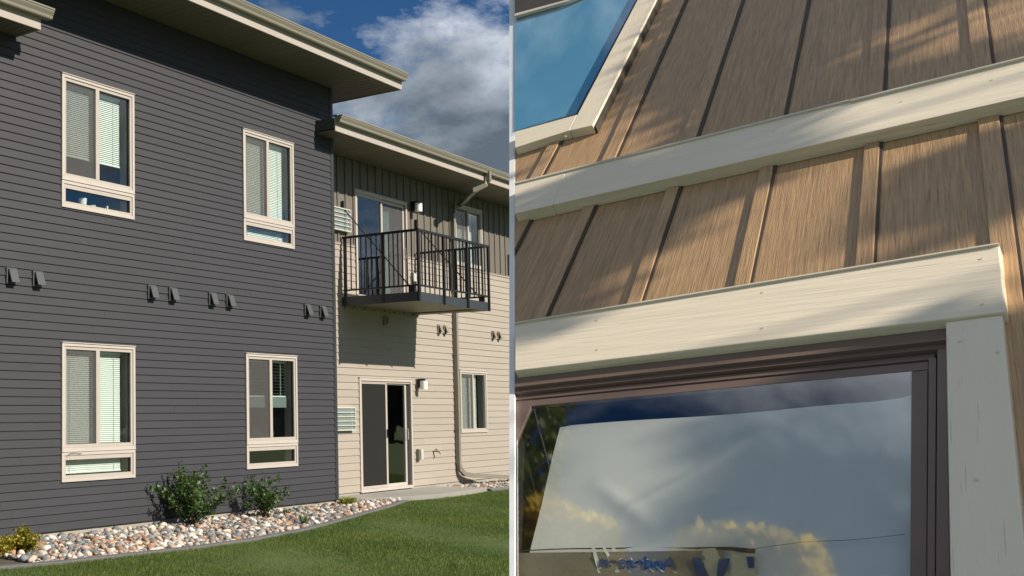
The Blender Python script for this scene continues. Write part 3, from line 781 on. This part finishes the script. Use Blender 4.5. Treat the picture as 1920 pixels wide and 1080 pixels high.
shrub('dry_weed', ground_at(893, 902), .30, .26, 9, 'dry brownish weed among the stones by the downspout', M['bark'], .022, 20, 14, cat='weed')
tg = empty('grass_tuft', ground_at(570, 983), 'tuft of long grass blades growing among the stones', 'grass tuft')
pts = [(random.gauss(0, .02), random.gauss(0, .02), 0) for _ in range(40)]
Pn = np.array(pts); an = rng.uniform(0, 6.28, 40); A = np.stack([np.cos(an), np.sin(an), 0*an], 1)*.005; B = np.stack([np.sin(an)*.12, np.cos(an)*.12, .12+.12*rng.random(40)], 1)
quadmesh('blade', Pn, A, B, M['shrub_leaf'], True, tg)

# ================================================================== NEAR WALL (board and batten, close to the camera)
U = ray(1715, -979).normalized(); Rt = (-ray(-1716, 1012)).normalized()
NN = Rt.cross(U).normalized(); BB = NN.cross(Rt).normalized()
PC = CAM+ray(1442, 540)*1.9
RP = Matrix(((Rt.x, BB.x, NN.x, 0), (Rt.y, BB.y, NN.y, 0), (Rt.z, BB.z, NN.z, 0), (0, 0, 0, 1)))
PANEX = 958
sh_k = U.dot(Rt)/U.dot(BB)           # slight lean of the battens inside the wall plane
def pp_(u, v, c=0):
    P = hitp(u, v, PC+NN*c, NN); q = P-PC; return (q.dot(Rt), q.dot(BB))
def clip(poly, xmin):
    r = []
    for i, p in enumerate(poly):
        q = poly[(i+1) % len(poly)]
        if p[0] >= xmin: r.append(p)
        if (p[0] >= xmin) != (q[0] >= xmin):
            t_ = (xmin-p[0])/(q[0]-p[0]); r.append((xmin, p[1]+t_*(q[1]-p[1])))
    return r
LEFT = 965
def prism(mb, poly, c0, c1, mi=0, cl=True):
    if cl: poly = clip(poly, LEFT)
    if len(poly) < 3: return
    pts = [pp_(u, v, c1) for u, v in poly]
    ar = sum(a[0]*b[1]-b[0]*a[1] for a, b in zip(pts, pts[1:]+pts[:1]))
    if ar < 0: pts = pts[::-1]
    k = len(pts); vs = [(a, b, c0) for a, b in pts]+[(a, b, c1) for a, b in pts]
    mb.add(vs, [tuple(range(k))[::-1], tuple(range(k, 2*k))]+[(i, (i+1) % k, k+(i+1) % k, k+i) for i in range(k)], mi)
nw_ = empty('near_wall', PC, 'close-up brown wood-look board and batten wall with cream trim, filling the right half', 'wall', RP)
M['wood'] = mat('wood_siding', (.60, .375, .19), .48, 0, (250, 7, 250), .3, (600, 16, 300), col2=(.33, .21, .11), rnd=.08, detail=8, ramp=(.28, .72), dirt=((.20, .125, .07), (430, 9, 430), .55, .80), rot=-.131)
M['shade_joint_dark'] = mat('shade_joint_dark', (.055, .045, .033), .6, .3, (30, 3, 30))  # dark brown for painted batten shade, joint strips and upper head frame
def creammat(name, sc, bsc):
    return mat(name, (.90, .79, .61), .40, .05, sc, .7 if sc[0] == 3 else .16, bsc, rnd=.01, dirt=((.66, .58, .46), (9, 260, 260) if sc[0] == 3 else (260, 9, 260), .64, .72), rot=0 if sc[0] == 3 else -.131)
M['cream_h'] = creammat('cream_trim', (3, 20, 20), (5, 75, 75)); M['cream_v'] = creammat('cream_jamb', (20, 3, 20), (150, 9, 150))
M['bronze'] = mat('bronze_frame', (.19, .130, .105), .38, .15, (3, 8, 8), .03, (8, 30, 30), spec=.5)
M['bronze_dark'] = mat('bronze_gap', (.012, .010, .009), .7)
M['white_edge'] = mat('white_edge', (.93, .93, .92), .5, .01)
M['flashing'] = mat('flashing', (.70, .63, .50), .3, .05)
Yc = lambda x: 247-.274*(x-965); Yd = lambda x: 277-.288*(x-965)
Y1t = lambda x: 345-.2487*(x-965); Y1b = lambda x: 400-.2293*(x-965)
Y2t = lambda x: 607-.1645*(x-965); Y2b = lambda x: 695-.1223*(x-965)
vx = lambda x, y, y2: x+(1715-x)*(y-y2)/(y+979)        # follow the batten direction
XR = 2080
# backing
mb = MB(); prism(mb, [(LEFT, -40), (XR, -40), (XR, Y2t(XR)+10), (LEFT, Y2t(LEFT)+20)], -.12, -.004)
prism(mb, [(1790, 400), (XR, 370), (XR, 1160), (1796, 1160)], -.12, -.0045)
mb.build('sheathing', M['sheath'], nw_)
# siding panels between right-edge lines of the battens; (x at y=0 line) expressed at y=300
up_edges = [(1013, 332), (1151, 299), (1304, 257), (1469, 214), (1655, 170), (1859, 119)]
lo_edges = [(962, 470), (1022, 592), (1201, 564), (1405, 527), (1636.5, 490), (1915, 540)]
def line_at(p, y): return p[0]+(1715-p[0])*(p[1]-y)/(p[1]+979)
def ycross(p, fn):
    y = p[1]
    for _ in range(8): y = fn(line_at(p, y))
    return line_at(p, y), y
def panels(edges, ftop, fbot, name='siding_board'):
    ex = [None]+edges+[None]
    for a, b in zip(ex, ex[1:]):
        if a is None:
            xt, yt = ycross(b, ftop); xb, yb = ycross(b, fbot); poly = [(xt-300, ftop(xt-300)), (xt, yt), (xb, yb), (xb-300, fbot(xb-300))]
        elif b is None:
            xt, yt = ycross(a, ftop); xb, yb = ycross(a, fbot); poly = [(xt+1, yt), (XR, ftop(XR)), (XR, fbot(XR)), (xb+1, yb)]
        else:
            xt, yt = ycross(a, ftop); xb, yb = ycross(a, fbot); xt2, yt2 = ycross(b, ftop); xb2, yb2 = ycross(b, fbot)
            poly = [(xt+1, yt), (xt2, yt2), (xb2, yb2), (xb+1, yb)]
            if yb2 > 1100 and yb < 1000: poly = [(xt+1, yt), (xt2, yt2), (xb2, yb2), (1905, 1160), (1874, Y2t(1874)+12), (xb+1, yb)]
        mb = MB(); prism(mb, poly, -.004, 0)
        if mb.v: mb.build(name, M['wood'], nw_)
ftop = lambda x: -40.0
panels(up_edges, ftop, lambda x: Y1t(x)+12)
panels(lo_edges, lambda x: Y1b(x)-12, lambda x: min(Y2t(x)+12, 1160) if x < 1872 else 1160)
def battens(edges, ftop, fbot, wds):
    for e0, wd in zip(edges, wds):
        xt, yt = ycross(e0, ftop); xb, yb = ycross(e0, fbot)
        wt = wd*(yt+979)/(e0[1]+979); wb = wd*(yb+979)/(e0[1]+979)
        mb = MB(); prism(mb, [(xt-wt, yt+.2*wt), (xt, yt), (xb, yb), (xb-wb, yb+.2*wb)], .0005, .0065)
        if mb.v: mb.build('batten', M['wood'], nw_, bevel=.0007)
        mb = MB(); g_ = 7.0; prism(mb, [(xt+.3, yt), (xt+g_, yt), (xb+g_, yb), (xb+.3, yb)], .0005, .0035)  # dark reveal strip; the batten's unlit side is put into its colour
        if mb.v: mb.build('shaded_reveal', M['shade_joint_dark'], nw_)
battens(up_edges[:1], lambda x: Yd(x)-6, lambda x: Y1t(x)+8, [21])
battens(up_edges[1:], ftop, lambda x: Y1t(x)+8, [25, 27, 28, 30, 36])
battens(lo_edges, lambda x: Y1b(x)-8, lambda x: Y2t(x)+8 if x < 1872 else 1160, [20, 24, 27, 29, 33, 50])
# trim one: two lengths with a joint
def trim(xa, xb, c1, ft, fb, name='trim_board', m=None, ska=0, skb=0):
    mb = MB(); prism(mb, [(xa, ft(xa)), (xb, ft(xb)), (xb-skb, fb(xb-skb)), (xa-ska, fb(xa-ska))], .0005, c1); return mb.build(name, m or M['cream_h'], nw_, bevel=.0012)
trim(900, 1061, .028, Y1t, Y1b, ska=0, skb=26); trim(1061.6, XR, .0275, Y1t, Y1b, ska=26)
def flash(xa, xb, ft, c, name='flashing'):
    mb = MB(); prism(mb, [(xa, ft(xa)-3.2), (xb, ft(xb)-3.2), (xb, ft(xb)-.8), (xa, ft(xa)-.8)], .0005, c); mb.build(name, M['flashing'], nw_)
    mb = MB(); prism(mb, [(xa, ft(xa)-1.4), (xb, ft(xb)-1.4), (xb, ft(xb)+.6), (xa, ft(xa)+.6)], .0005, c-.004); mb.build('flashing_gap', M['bronze_dark'], nw_)
flash(900, 1591, Y1t, .032); flash(1593, XR, lambda x: Y1t(x)+1, .033)
# head casing of the lower window
win = MB(); prism(win, [(900, Y2t(900)), (1873, Y2t(1873)), (1885, 584), (900, Y2b(900))], .0005, .024)
lw = win.build('window', M['cream_h'], nw_, bevel=.0015, label='large bronze-framed window with cream casing, sheet of plastic behind its glass')
flash(900, 1872, Y2t, .028)
mb = MB(); prism(mb, [(1773, 604), (1879, 590.5), (1920, 1010), (1934, 1160), (1783, 1160)], .0005, .020); mb.build('casing', M['cream_v'], lw, bevel=.0015)
# dark end gap beside the casing
mb = MB(); prism(mb, [(1878, 480), (1891, 480), (1940, 1000), (1952, 1160), (1930, 1160), (1884, 590)], .0005, .006); mb.build('joint_strip', M['shade_joint_dark'], lw)
# bronze frame steps (head): each step deeper
GT = lambda x: 764-.0924*(x-965)
Yf = lambda x, k: Y2b(x)+(GT(x)-Y2b(x))*k
GLASS_L = lambda y: 995-.414*(y-761)
def head_step(k0, k1, c0, c1, xr, m, xl=900):
    mb = MB(); prism(mb, [(xl, Yf(xl, k0)), (xr, Yf(xr, k0)), (xr+.5, Yf(xr, k1)), (xl, Yf(xl, k1))], c0, c1); mb.build('head_frame', m, lw)
# depths measured behind the casing face
head_step(.02, .44, -.011, .009, 1790, M['bronze'])
head_step(.44, .60, -.011, .003, 1782, M['bronze'])
head_step(.60, .70, -.011, -.009, 1757, M['bronze_dark'])
head_step(.70, .80, -.011, -.003, 1752, M['bronze'])
head_step(.80, .84, -.011, -.008, 1742, M['bronze_dark'])
head_step(.84, 1.0, -.011, -.005, 1740, M['bronze'])
def stile(xa, xb, ya, c1, m):
    mb = MB(); prism(mb, [(xa, ya), (xb, ya-.09*(xb-xa)), (xb+(8 if xb > 1760 else -3), 1160), (xa-3, 1160)], -.011, c1); mb.build('jamb_frame', m, lw)
stile(1709, 1739, 697, -.0052, M['bronze']); stile(1739.3, 1741, 688, -.009, M['bronze_dark']); stile(1741.3, 1755, 672, -.0015, M['bronze'])
stile(1755.3, 1757.5, 664, -.008, M['bronze_dark']); stile(1757.8, 1774, 650, .0025, M['bronze'])
# left stile of the sash
mb = MB(); prism(mb, [(965, 748), (1003, 745), (GLASS_L(900), 900), (GLASS_L(900)-34, 900)], -.011, -.0048); mb.build('jamb_frame', M['bronze'], lw)
# glass of the lower window
mg = glass('window_glass_near', (.96, .98, .98), .95, .03, .24, .02)
mb = MB(); prism(mb, [(958, GT(958)-4), (1712, GT(1712)-4), (1709, 1160), (958, 1160)], -.0085, -.0055, cl=False); mb.build('pane', mg, lw)
# interior box
mb = MB(); prism(mb, [(950, 740), (1760, 670), (1765, 1160), (850, 1160)], -.36, -.35); mb.build('interior', M['sheath'], lw)
# upper window
Yc = lambda x: 247-.274*(x-965); Yd = lambda x: 277-.288*(x-965)
cs = MB(); prism(cs, [(900, Yc(900)), (1082, 215), (1068, 244), (900, Yd(900)+2)], .0005, .024)
uw = cs.build('window', M['cream_h'], nw_, bevel=.0012, label='upper window corner reflecting plain blue sky inside a cream casing')
mb = MB(); prism(mb, [(1082.5, 215), (1216, -40), (1250, -40), (1111, 235), (1068.5, 244.5)], .0005, .024); mb.build('casing', M['cream_v'], uw, bevel=.0012)
mb = MB(); prism(mb, [(1112, 235), (1251, -40), (1256, -40), (1117, 238)], .0005, .018); mb.build('joint_strip', M['shade_joint_dark'], uw)
mb = MB(); prism(mb, [(1080.5, 214), (1083.2, 216), (1217, -40), (1213.5, -40)], .0005, .014); mb.build('gasket', M['bronze_dark'], uw)
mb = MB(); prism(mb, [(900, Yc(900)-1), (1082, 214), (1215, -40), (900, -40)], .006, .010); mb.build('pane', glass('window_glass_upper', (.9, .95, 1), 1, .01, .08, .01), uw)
mb = MB(); prism(mb, [(900, Yc(900)-1), (1080, 212), (1213, -38), (900, -38)], .001, .004); mb.build('blind', mat('sky_reflection_blue', (.22, .54, .66), .7, .05, (2, 2, 2)), uw)  # blue sheet behind the pane, the sky's reflection put into its colour
mb = MB(); prism(mb, [(900, -38), (1150, -38), (1062, 0), (965, 26), (900, 46)], .011, .018); mb.build('head_frame', M['shade_joint_dark'], uw)
mb = MB(); prism(mb, [(1150, -38), (1158, -38), (1066, 1.5), (965, 30), (900, 50), (900, 45), (965, 25.5), (1062, -.5)], .011, .022); mb.build('bead', M['flashing'], uw)
# white divider line, built as a strip on the wall's cut end
mb = MB(); prism(mb, [(955, -40), (965, -40), (965, 1160), (955, 1160)], -.003, .0015, cl=False); mb.build('divider_strip', M['white_edge'], nw_, label='narrow white divider line built as a strip on the end of the brown wall')
mb = MB(); prism(mb, [(956, -40), (965, -40), (965, 1160), (956, 1160)], -.36, -.0032, cl=False); mb.build('end_backing', M['sheath'], nw_)
for (u, v, c) in ((1180, 312, .0278), (1450, 247, .0278), (1690, 190, .0278), (1860, 150, .0278), (1030, 375, .0283), (1120, 600, .0243), (1120, 655, .0243), (1430, 548, .0243), (1430, 615, .0243), (1840, 485, .0243), (1842, 570, .0243), (1800, 640, .0203), (1870, 660, .0203), (1830, 900, .0203), (1150, 120, .0243), (1060, 255, .0243)):
    a, b = pp_(u, v, c); mb = MB(); mb.tube([(a, b, c-.002), (a, b, c+.0003)], .0028, 8); mb.build('nail_head', M['flashing'], nw_)
# ---- support posts behind the wall, down to the ground
inv = (Matrix.Translation(PC) @ RP).inverted()
for (u, v) in ((1150, 300), (1850, 500)):
    P = hitp(u, v, PC-NN*.17, NN); mb = MB()
    a = inv @ P; b = inv @ Vector((P.x, P.y, -.1)); mb.tube([tuple(a), tuple(b)], .045, 4); mb.build('support_post', M['bark'], nw_)

# ---- plastic sheet behind the glass
FC = -.025
def filmz(u, v):
    c = FC
    def crease(u0, v0, u1, v1, wd, amp):
        d = Vector((u1-u0, v1-v0)); L_ = d.length; d /= L_; q = Vector((u-u0, v-v0)); t_ = q.dot(d); n_ = q.x*d.y-q.y*d.x
        fade = max(0, min(1, t_/60))*max(0, min(1, (L_-t_)/60))
        return amp*math.exp(-(n_/wd)**2)*fade
    c += crease(1150, 970, 1420, 820, 8, .0022)+crease(1240, 1010, 1300, 940, 7, .0018)+crease(1380, 1060, 1690, 790, 22, -.004)+crease(1480, 1040, 1705, 900, 26, .003)+crease(1440, 960, 1640, 800, 14, -.003)
    c += crease(1300, 850, 1600, 790, 20, .004)+crease(1100, 900, 1250, 1000, 18, .003)+.0015*math.sin(u*.017+v*.009)+.0008*math.sin(v*.031-u*.012)
    if v > 1030:
        k = min(1, (v-1030)/25); an = math.atan2(u-1183, v-1010); c += k*.0008*math.sin(an*13+1.5*math.sin(an*5))
    return c
TOPL = [(1040, 803), (1072, 797), (1440, 771), (1640, 752), (1690, 745), (1712, 738)]
def ftopline(u):
    for a, b in zip(TOPL, TOPL[1:]):
        if a[0] <= u <= b[0]: return a[1]+(b[1]-a[1])*(u-a[0])/(b[0]-a[0])
    return 803 if u < 1040 else 738
def film_mesh(ua, ub, va, vb, nu, nv, dc=0, left=None):
    vs = []; fs = []
    for j in range(nv+1):
        for i in range(nu+1):
            u = ua+(ub-ua)*i/nu
            v0 = va(u) if callable(va) else va; v1 = vb(u) if callable(vb) else vb
            v = v0+(v1-v0)*j/nv
            if left: 
                lo = left(v); u = lo+(ub-lo)*i/nu
            a, b = pp_(u, v, FC); vs.append((a, b, filmz(u, v)+dc))
    for j in range(nv):
        for i in range(nu): fs.append((j*(nu+1)+i, (j+1)*(nu+1)+i, (j+1)*(nu+1)+i+1, j*(nu+1)+i+1))
    mb = MB(); mb.add(vs, fs); return mb
M['film'] = mat('plastic_film', (.93, .90, .80), .3, .04, (3, 3, 3), .35, (9, 9, 9))
foldline = lambda u: (1041-(u-965)*.05 if u < 1180 else 1030+(u-1180)*.03 if u < 1450 else 1038-(u-1450)*.115)
film = film_mesh(1050, 1712, ftopline, 1165, 150, 110, 0, left=lambda v: max(940, 1050-(v-800)*.235)).build('plastic_sheet', M['film'], None, recenter=False, smooth=True)
film.matrix_world = Matrix.Translation(PC) @ RP
tag(film, 'creased translucent plastic sheet hanging behind the glass of the large window', 'plastic sheet')
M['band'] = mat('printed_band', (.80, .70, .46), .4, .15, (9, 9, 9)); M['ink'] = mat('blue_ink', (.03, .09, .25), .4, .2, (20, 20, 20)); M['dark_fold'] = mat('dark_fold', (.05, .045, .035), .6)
def film_part(name, poly, dc, m, n_=10):
    """strip of film laid over the sheet: poly as left line and right line in pixels"""
    (a0, a1), (b0, b1) = poly; vs = []; fs = []
    for j in range(n_+1):
        for (p, q) in ((a0, a1), (b0, b1)):
            u = p[0]+(q[0]-p[0])*j/n_; v = p[1]+(q[1]-p[1])*j/n_; a, b = pp_(u, v, FC); vs.append((a, b, filmz(u, v)+dc+.0035))
    for j in range(n_): fs.append((2*j, 2*j+2, 2*j+3, 2*j+1))
    mb = MB(); mb.add(vs, fs); o = mb.build(name, m, None, recenter=False); o.parent = film; return o
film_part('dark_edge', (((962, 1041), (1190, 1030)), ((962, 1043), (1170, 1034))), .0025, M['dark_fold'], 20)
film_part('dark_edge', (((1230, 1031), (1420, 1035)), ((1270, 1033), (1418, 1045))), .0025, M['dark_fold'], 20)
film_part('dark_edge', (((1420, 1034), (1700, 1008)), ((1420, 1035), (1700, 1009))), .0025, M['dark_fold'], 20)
film_part('brown_band', (((962, 1044), (962, 1160)), ((1360, 1040), (1372, 1160))), .0022, mat('brown_print', (.36, .31, .22), .45, .3, (12, 12, 12)), 12)
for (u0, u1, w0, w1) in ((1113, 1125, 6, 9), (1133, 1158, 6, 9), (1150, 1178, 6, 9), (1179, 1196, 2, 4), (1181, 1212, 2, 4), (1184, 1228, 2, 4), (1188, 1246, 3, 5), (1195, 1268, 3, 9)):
    film_part('light_streak_fold', (((u0, 1034), (u1, 1082)), ((u0+w0, 1034), (u1+w1, 1082))), .0045, M['film'], 8)  # golden streaks of light, drawn as pale raised strips of film
film_part('light_streak_fold', (((1245, 1040), (1276, 1090)), ((1345, 1036), (1372, 1090))), .0032, M['band'], 8)
film_part('blue_print', (((1302, 1054), (1310, 1095)), ((1318, 1056), (1336, 1095))), .0052, M['ink'], 8)
film_part('blue_print', (((1352, 1058), (1349, 1095)), ((1374, 1058), (1362, 1095))), .0052, M['ink'], 8)
film_part('blue_print', (((1403, 1053), (1407, 1074)), ((1418, 1053), (1418, 1074))), .0042, M['ink'], 8)
film_part('light_streak_fold', (((1376, 1048), (1374, 1095)), ((1420, 1046), (1420, 1095))), .0035, M['band'], 8)
# mirrored lettering on the band
cu = bpy.data.curves.new('printed_lettering', 'FONT'); cu.body = 'Andersen'; cu.size = 1; cu.extrude = 0; cu.offset = .03
to = bpy.data.objects.new('tmp_text', cu); COL.objects.link(to); bpy.context.view_layer.update()
me = bpy.data.meshes.new_from_object(to.evaluated_get(bpy.context.evaluated_depsgraph_get())); bpy.data.objects.remove(to)
xs = [v.co.x for v in me.vertices]; x0, x1 = min(xs), max(xs)
for v in me.vertices:
    fx = 1-(v.co.x-x0)/(x1-x0); u = 1128+fx*146; vv = 1072+fx*3-v.co.y*30
    a, b = pp_(u, vv, FC); v.co = (a, b, filmz(u, vv)+.0095)
me.materials.clear(); me.materials.append(M['ink']); lo = bpy.data.objects.new('lettering', me); COL.objects.link(lo); lo.parent = film

# ================================================================== TREES round the near wall (their boughs shade and reflect)
M['tree_leaf'] = leafmat('tree_leaf', (.06, .09, .015), (.14, .17, .03), .3)
M['autumn_leaf'] = leafmat('autumn_leaf', (.50, .36, .04), (.88, .66, .09), .55)
M['far_leaf'] = leafmat('far_leaf', (.012, .028, .008), (.05, .075, .02), .2)
def inpoly(x, y, poly):
    c = False; n = len(poly)
    for i in range(n):
        a, b = poly[i], poly[i-1]
        if (a[1] > y) != (b[1] > y) and x < (b[0]-a[0])*(y-a[1])/(b[1]-a[1])+a[0]: c = not c
    return c
LIT = [[(900, -80), (1245, -80), (1110, 250), (900, 300)],
       [(1080, 260), (1150, 150), (1225, 140), (1290, 170), (1240, 300), (1050, 345), (1020, 300)],
       [(1340, 480), (1440, 320), (1620, 330), (1800, 400), (1830, 600), (1400, 660), (1080, 740), (1000, 640), (1190, 540)],
       [(1660, -20), (1930, -20), (1930, 60), (1800, 50), (1660, 30)],
       [(1760, 140), (1930, 90), (1930, 200), (1800, 215)],
       [(990, 325), (1190, 270), (1200, 300), (1010, 345)],
       [(1255, 430), (1300, 420), (1240, 560), (1190, 560)],
       [(1560, 180), (1700, 120), (1760, 330), (1560, 330)]]
tp = []
def branch_net(mb, root_pt, pts, k, r0, seed):
    r = random.Random(seed)
    sel = r.sample(pts, min(k, len(pts)))
    for p in sel:
        p = Vector(p); mid = root_pt.lerp(p, .5)+Vector((r.uniform(-.2, .2), r.uniform(-.2, .2), .25))
        mb.tube([root_pt, root_pt.lerp(mid, .5)+Vector((0, 0, .08)), mid, mid.lerp(p, .6), p], r0, 5, r2=.004)
rr = random.Random(4)
for _ in range(30000):
    u = rr.uniform(940, 1960); v = rr.uniform(-60, 1120)
    if any(inpoly(u+du, v-du*.2, L_) for L_ in LIT for du in (-1, -.5, 0, .5, 1) for du in (du*(60+max(0, u-960)*.12),)) or u < 1010: continue
    if v > 640 and rr.random() > min(1, max(0, (u-1690)/90)): continue
    if rr.random() > (.9 if v < 250 else .55): continue
    if v > 600 and rr.random() > .75: continue
    P = hitp(u, v, PC+NN*.03, NN)+SUN*rr.uniform(3.5, 5.5)  # leaf set on the sun ray, so the crown's shadow leaves chosen patches lit
    tp.append(P+Vector((rr.gauss(0, .012),)*3))
# rest of that crown, kept off the wall's sunlight
for _ in range(5200):
    an = Vector((rr.gauss(0, 1), rr.gauss(0, 1), rr.gauss(0, .8))); an = an.normalized()*rr.uniform(.4, 1)**.5
    P = Vector((5.4, -1.3, 5.0))+Vector((an.x*2.6, an.y*2.4, an.z*1.9))
    t_ = (PC-P).dot(NN)/(-SUN.dot(NN)); Q = P-SUN*t_; q = Q-CAM
    yy = q.y*math.cos(TH)+q.z*math.sin(TH); zz = -q.y*math.sin(TH)+q.z*math.cos(TH)
    if yy > 0:
        u = CX+F*q.x/yy; v = CY-F*zz/yy
        if 900 < u < 2050 and -140 < v < 1250: continue
    tp.append(P)
tr1 = empty('shade_tree', (6.6, -2.2, -.1), 'unseen leafy green tree right of the camera, boughs placed to dapple the brown wall', 'tree')
base = Vector((6.6, -2.2, -.1))
loc = [tuple(p-base) for p in tp]
tm = MB(); fork = Vector((-.6, .5, 3.6)); tm.tube([(0, 0, 0), (-.05, .05, 1.2), (-.25, .2, 2.5), tuple(fork)], .16, 10, r2=.09); tm.build('trunk', M['bark'], tr1, recenter=False, smooth=True)
tm = MB(); branch_net(tm, fork, loc, 26, .012, 5); tm.build('branch', M['bark'], tr1, recenter=False)
leafcloud('foliage', loc, .058, M['tree_leaf'], tr1, 0, 11, asp=.5)

REFL = [([(965, 760), (1085, 765), (1060, 830), (1050, 900), (1020, 960), (965, 1000)], 2600, 'dark'), ([(965, 960), (1020, 940), (1100, 975), (1150, 990), (1165, 1100), (940, 1100)], 7000, 'gold'),
        ([(1275, 1025), (1310, 1000), (1330, 1012), (1360, 995), (1400, 1012), (1440, 1005), (1470, 1025), (1530, 1030), (1560, 1100), (1270, 1100)], 7000, 'gold')]
gp = []; dp = []
for poly, cnt, kd in REFL:
    us = [p[0] for p in poly]; vs_ = [p[1] for p in poly]; c = 0; tot = cnt
    while c < tot:
        u = rr.uniform(min(us), max(us)); v = rr.uniform(min(vs_), max(vs_))
        if not inpoly(u, v, poly): continue
        c += 1
        if kd == 'dark' and (math.sin(u*.11)+math.sin(v*.09+u*.05)+math.sin(v*.2)) < .2: continue
        d = ray(u, v).normalized(); r_ = d-2*d.dot(NN)*NN; P = hitp(u, v, PC-NN*.02, NN)+r_*rr.uniform(4.5, 7)
        (dp if kd == 'dark' else gp).append(P)
gc = sum(gp, Vector())/len(gp)
for _ in range(2200):
    an = Vector((rr.gauss(0, 1), rr.gauss(0, 1), rr.gauss(0, 1))).normalized()*rr.uniform(.3, 1)
    gp.append(gc+Vector((-2.3+an.x*1.3, -1.5+an.y*1.0, .4+an.z*.8)))
print('gold', gc)
def overhang(name, base, fork, pts, lmat, label, size, sd_):
    t_ = empty(name, base, label, 'tree'); loc = [tuple(p-base) for p in pts]
    tm = MB(); tm.tube([(0, 0, 0), (.05, .05, fork.z*.4), (fork.x*.5, fork.y*.5, fork.z*.75), tuple(fork)], .15, 10, r2=.08); tm.build('trunk', M['bark'], t_, recenter=False, smooth=True)
    tm = MB(); branch_net(tm, fork, loc, 34, .028, sd_); tm.build('branch', M['bark'], t_, recenter=False)
    leafcloud('foliage', loc, size, lmat, t_, 0, sd_, asp=.5)
overhang('golden_tree', Vector((-4.3, 2.2, -.1)), Vector((.6, .4, 4.6)), gp, M['autumn_leaf'], 'golden-leaved tree left of the camera mirrored in the big window', .062, 21)
overhang('dark_tree', Vector((-4.0, 5.4, -.1)), Vector((.4, -.2, 4.8)), dp, M['tree_leaf'], 'dark-leaved tree left of the camera mirrored at the window edge', .055, 22)

# distant tree row mirrored in the ground-floor glass
ctr = W(7, 0, 0)
def far_tree(P, hgt, wd, seed, label):
    r = np.random.default_rng(seed); n = 1500
    a = r.normal(size=(n, 3)); a /= np.linalg.norm(a, axis=1)[:, None]; a *= (r.random(n)**.45)[:, None]
    a[:, 0] *= wd/2; a[:, 1] *= wd/2; a[:, 2] = a[:, 2]*hgt*.42+hgt*.56
    a[:, :2] *= (1.15-.45*a[:, 2:3]/hgt)
    t_ = empty('distant_tree', P, label, 'tree')
    tm = MB(); tm.tube([(0, 0, -.2), (0, 0, hgt*.3), (.1, .1, hgt*.6)], .22, 8, r2=.1); tm.build('trunk', M['bark'], t_, recenter=False)
    leafcloud('foliage', a, .75, M['far_leaf'], t_, 0, seed, asp=.5)
rr2 = random.Random(9)
for i in range(12):
    d = Vector((1, -.12+.085*i, 0)).normalized(); P = ctr+d*(42+rr2.uniform(-4, 5)); P.z = -.05
    far_tree(P, rr2.uniform(5, 7), rr2.uniform(6, 8), 40+i, 'dark green tree in the distant row across the lawn, %s from its near end' % ['first','second','third','fourth','fifth','sixth','seventh','eighth','ninth','tenth','eleventh','last'][i])
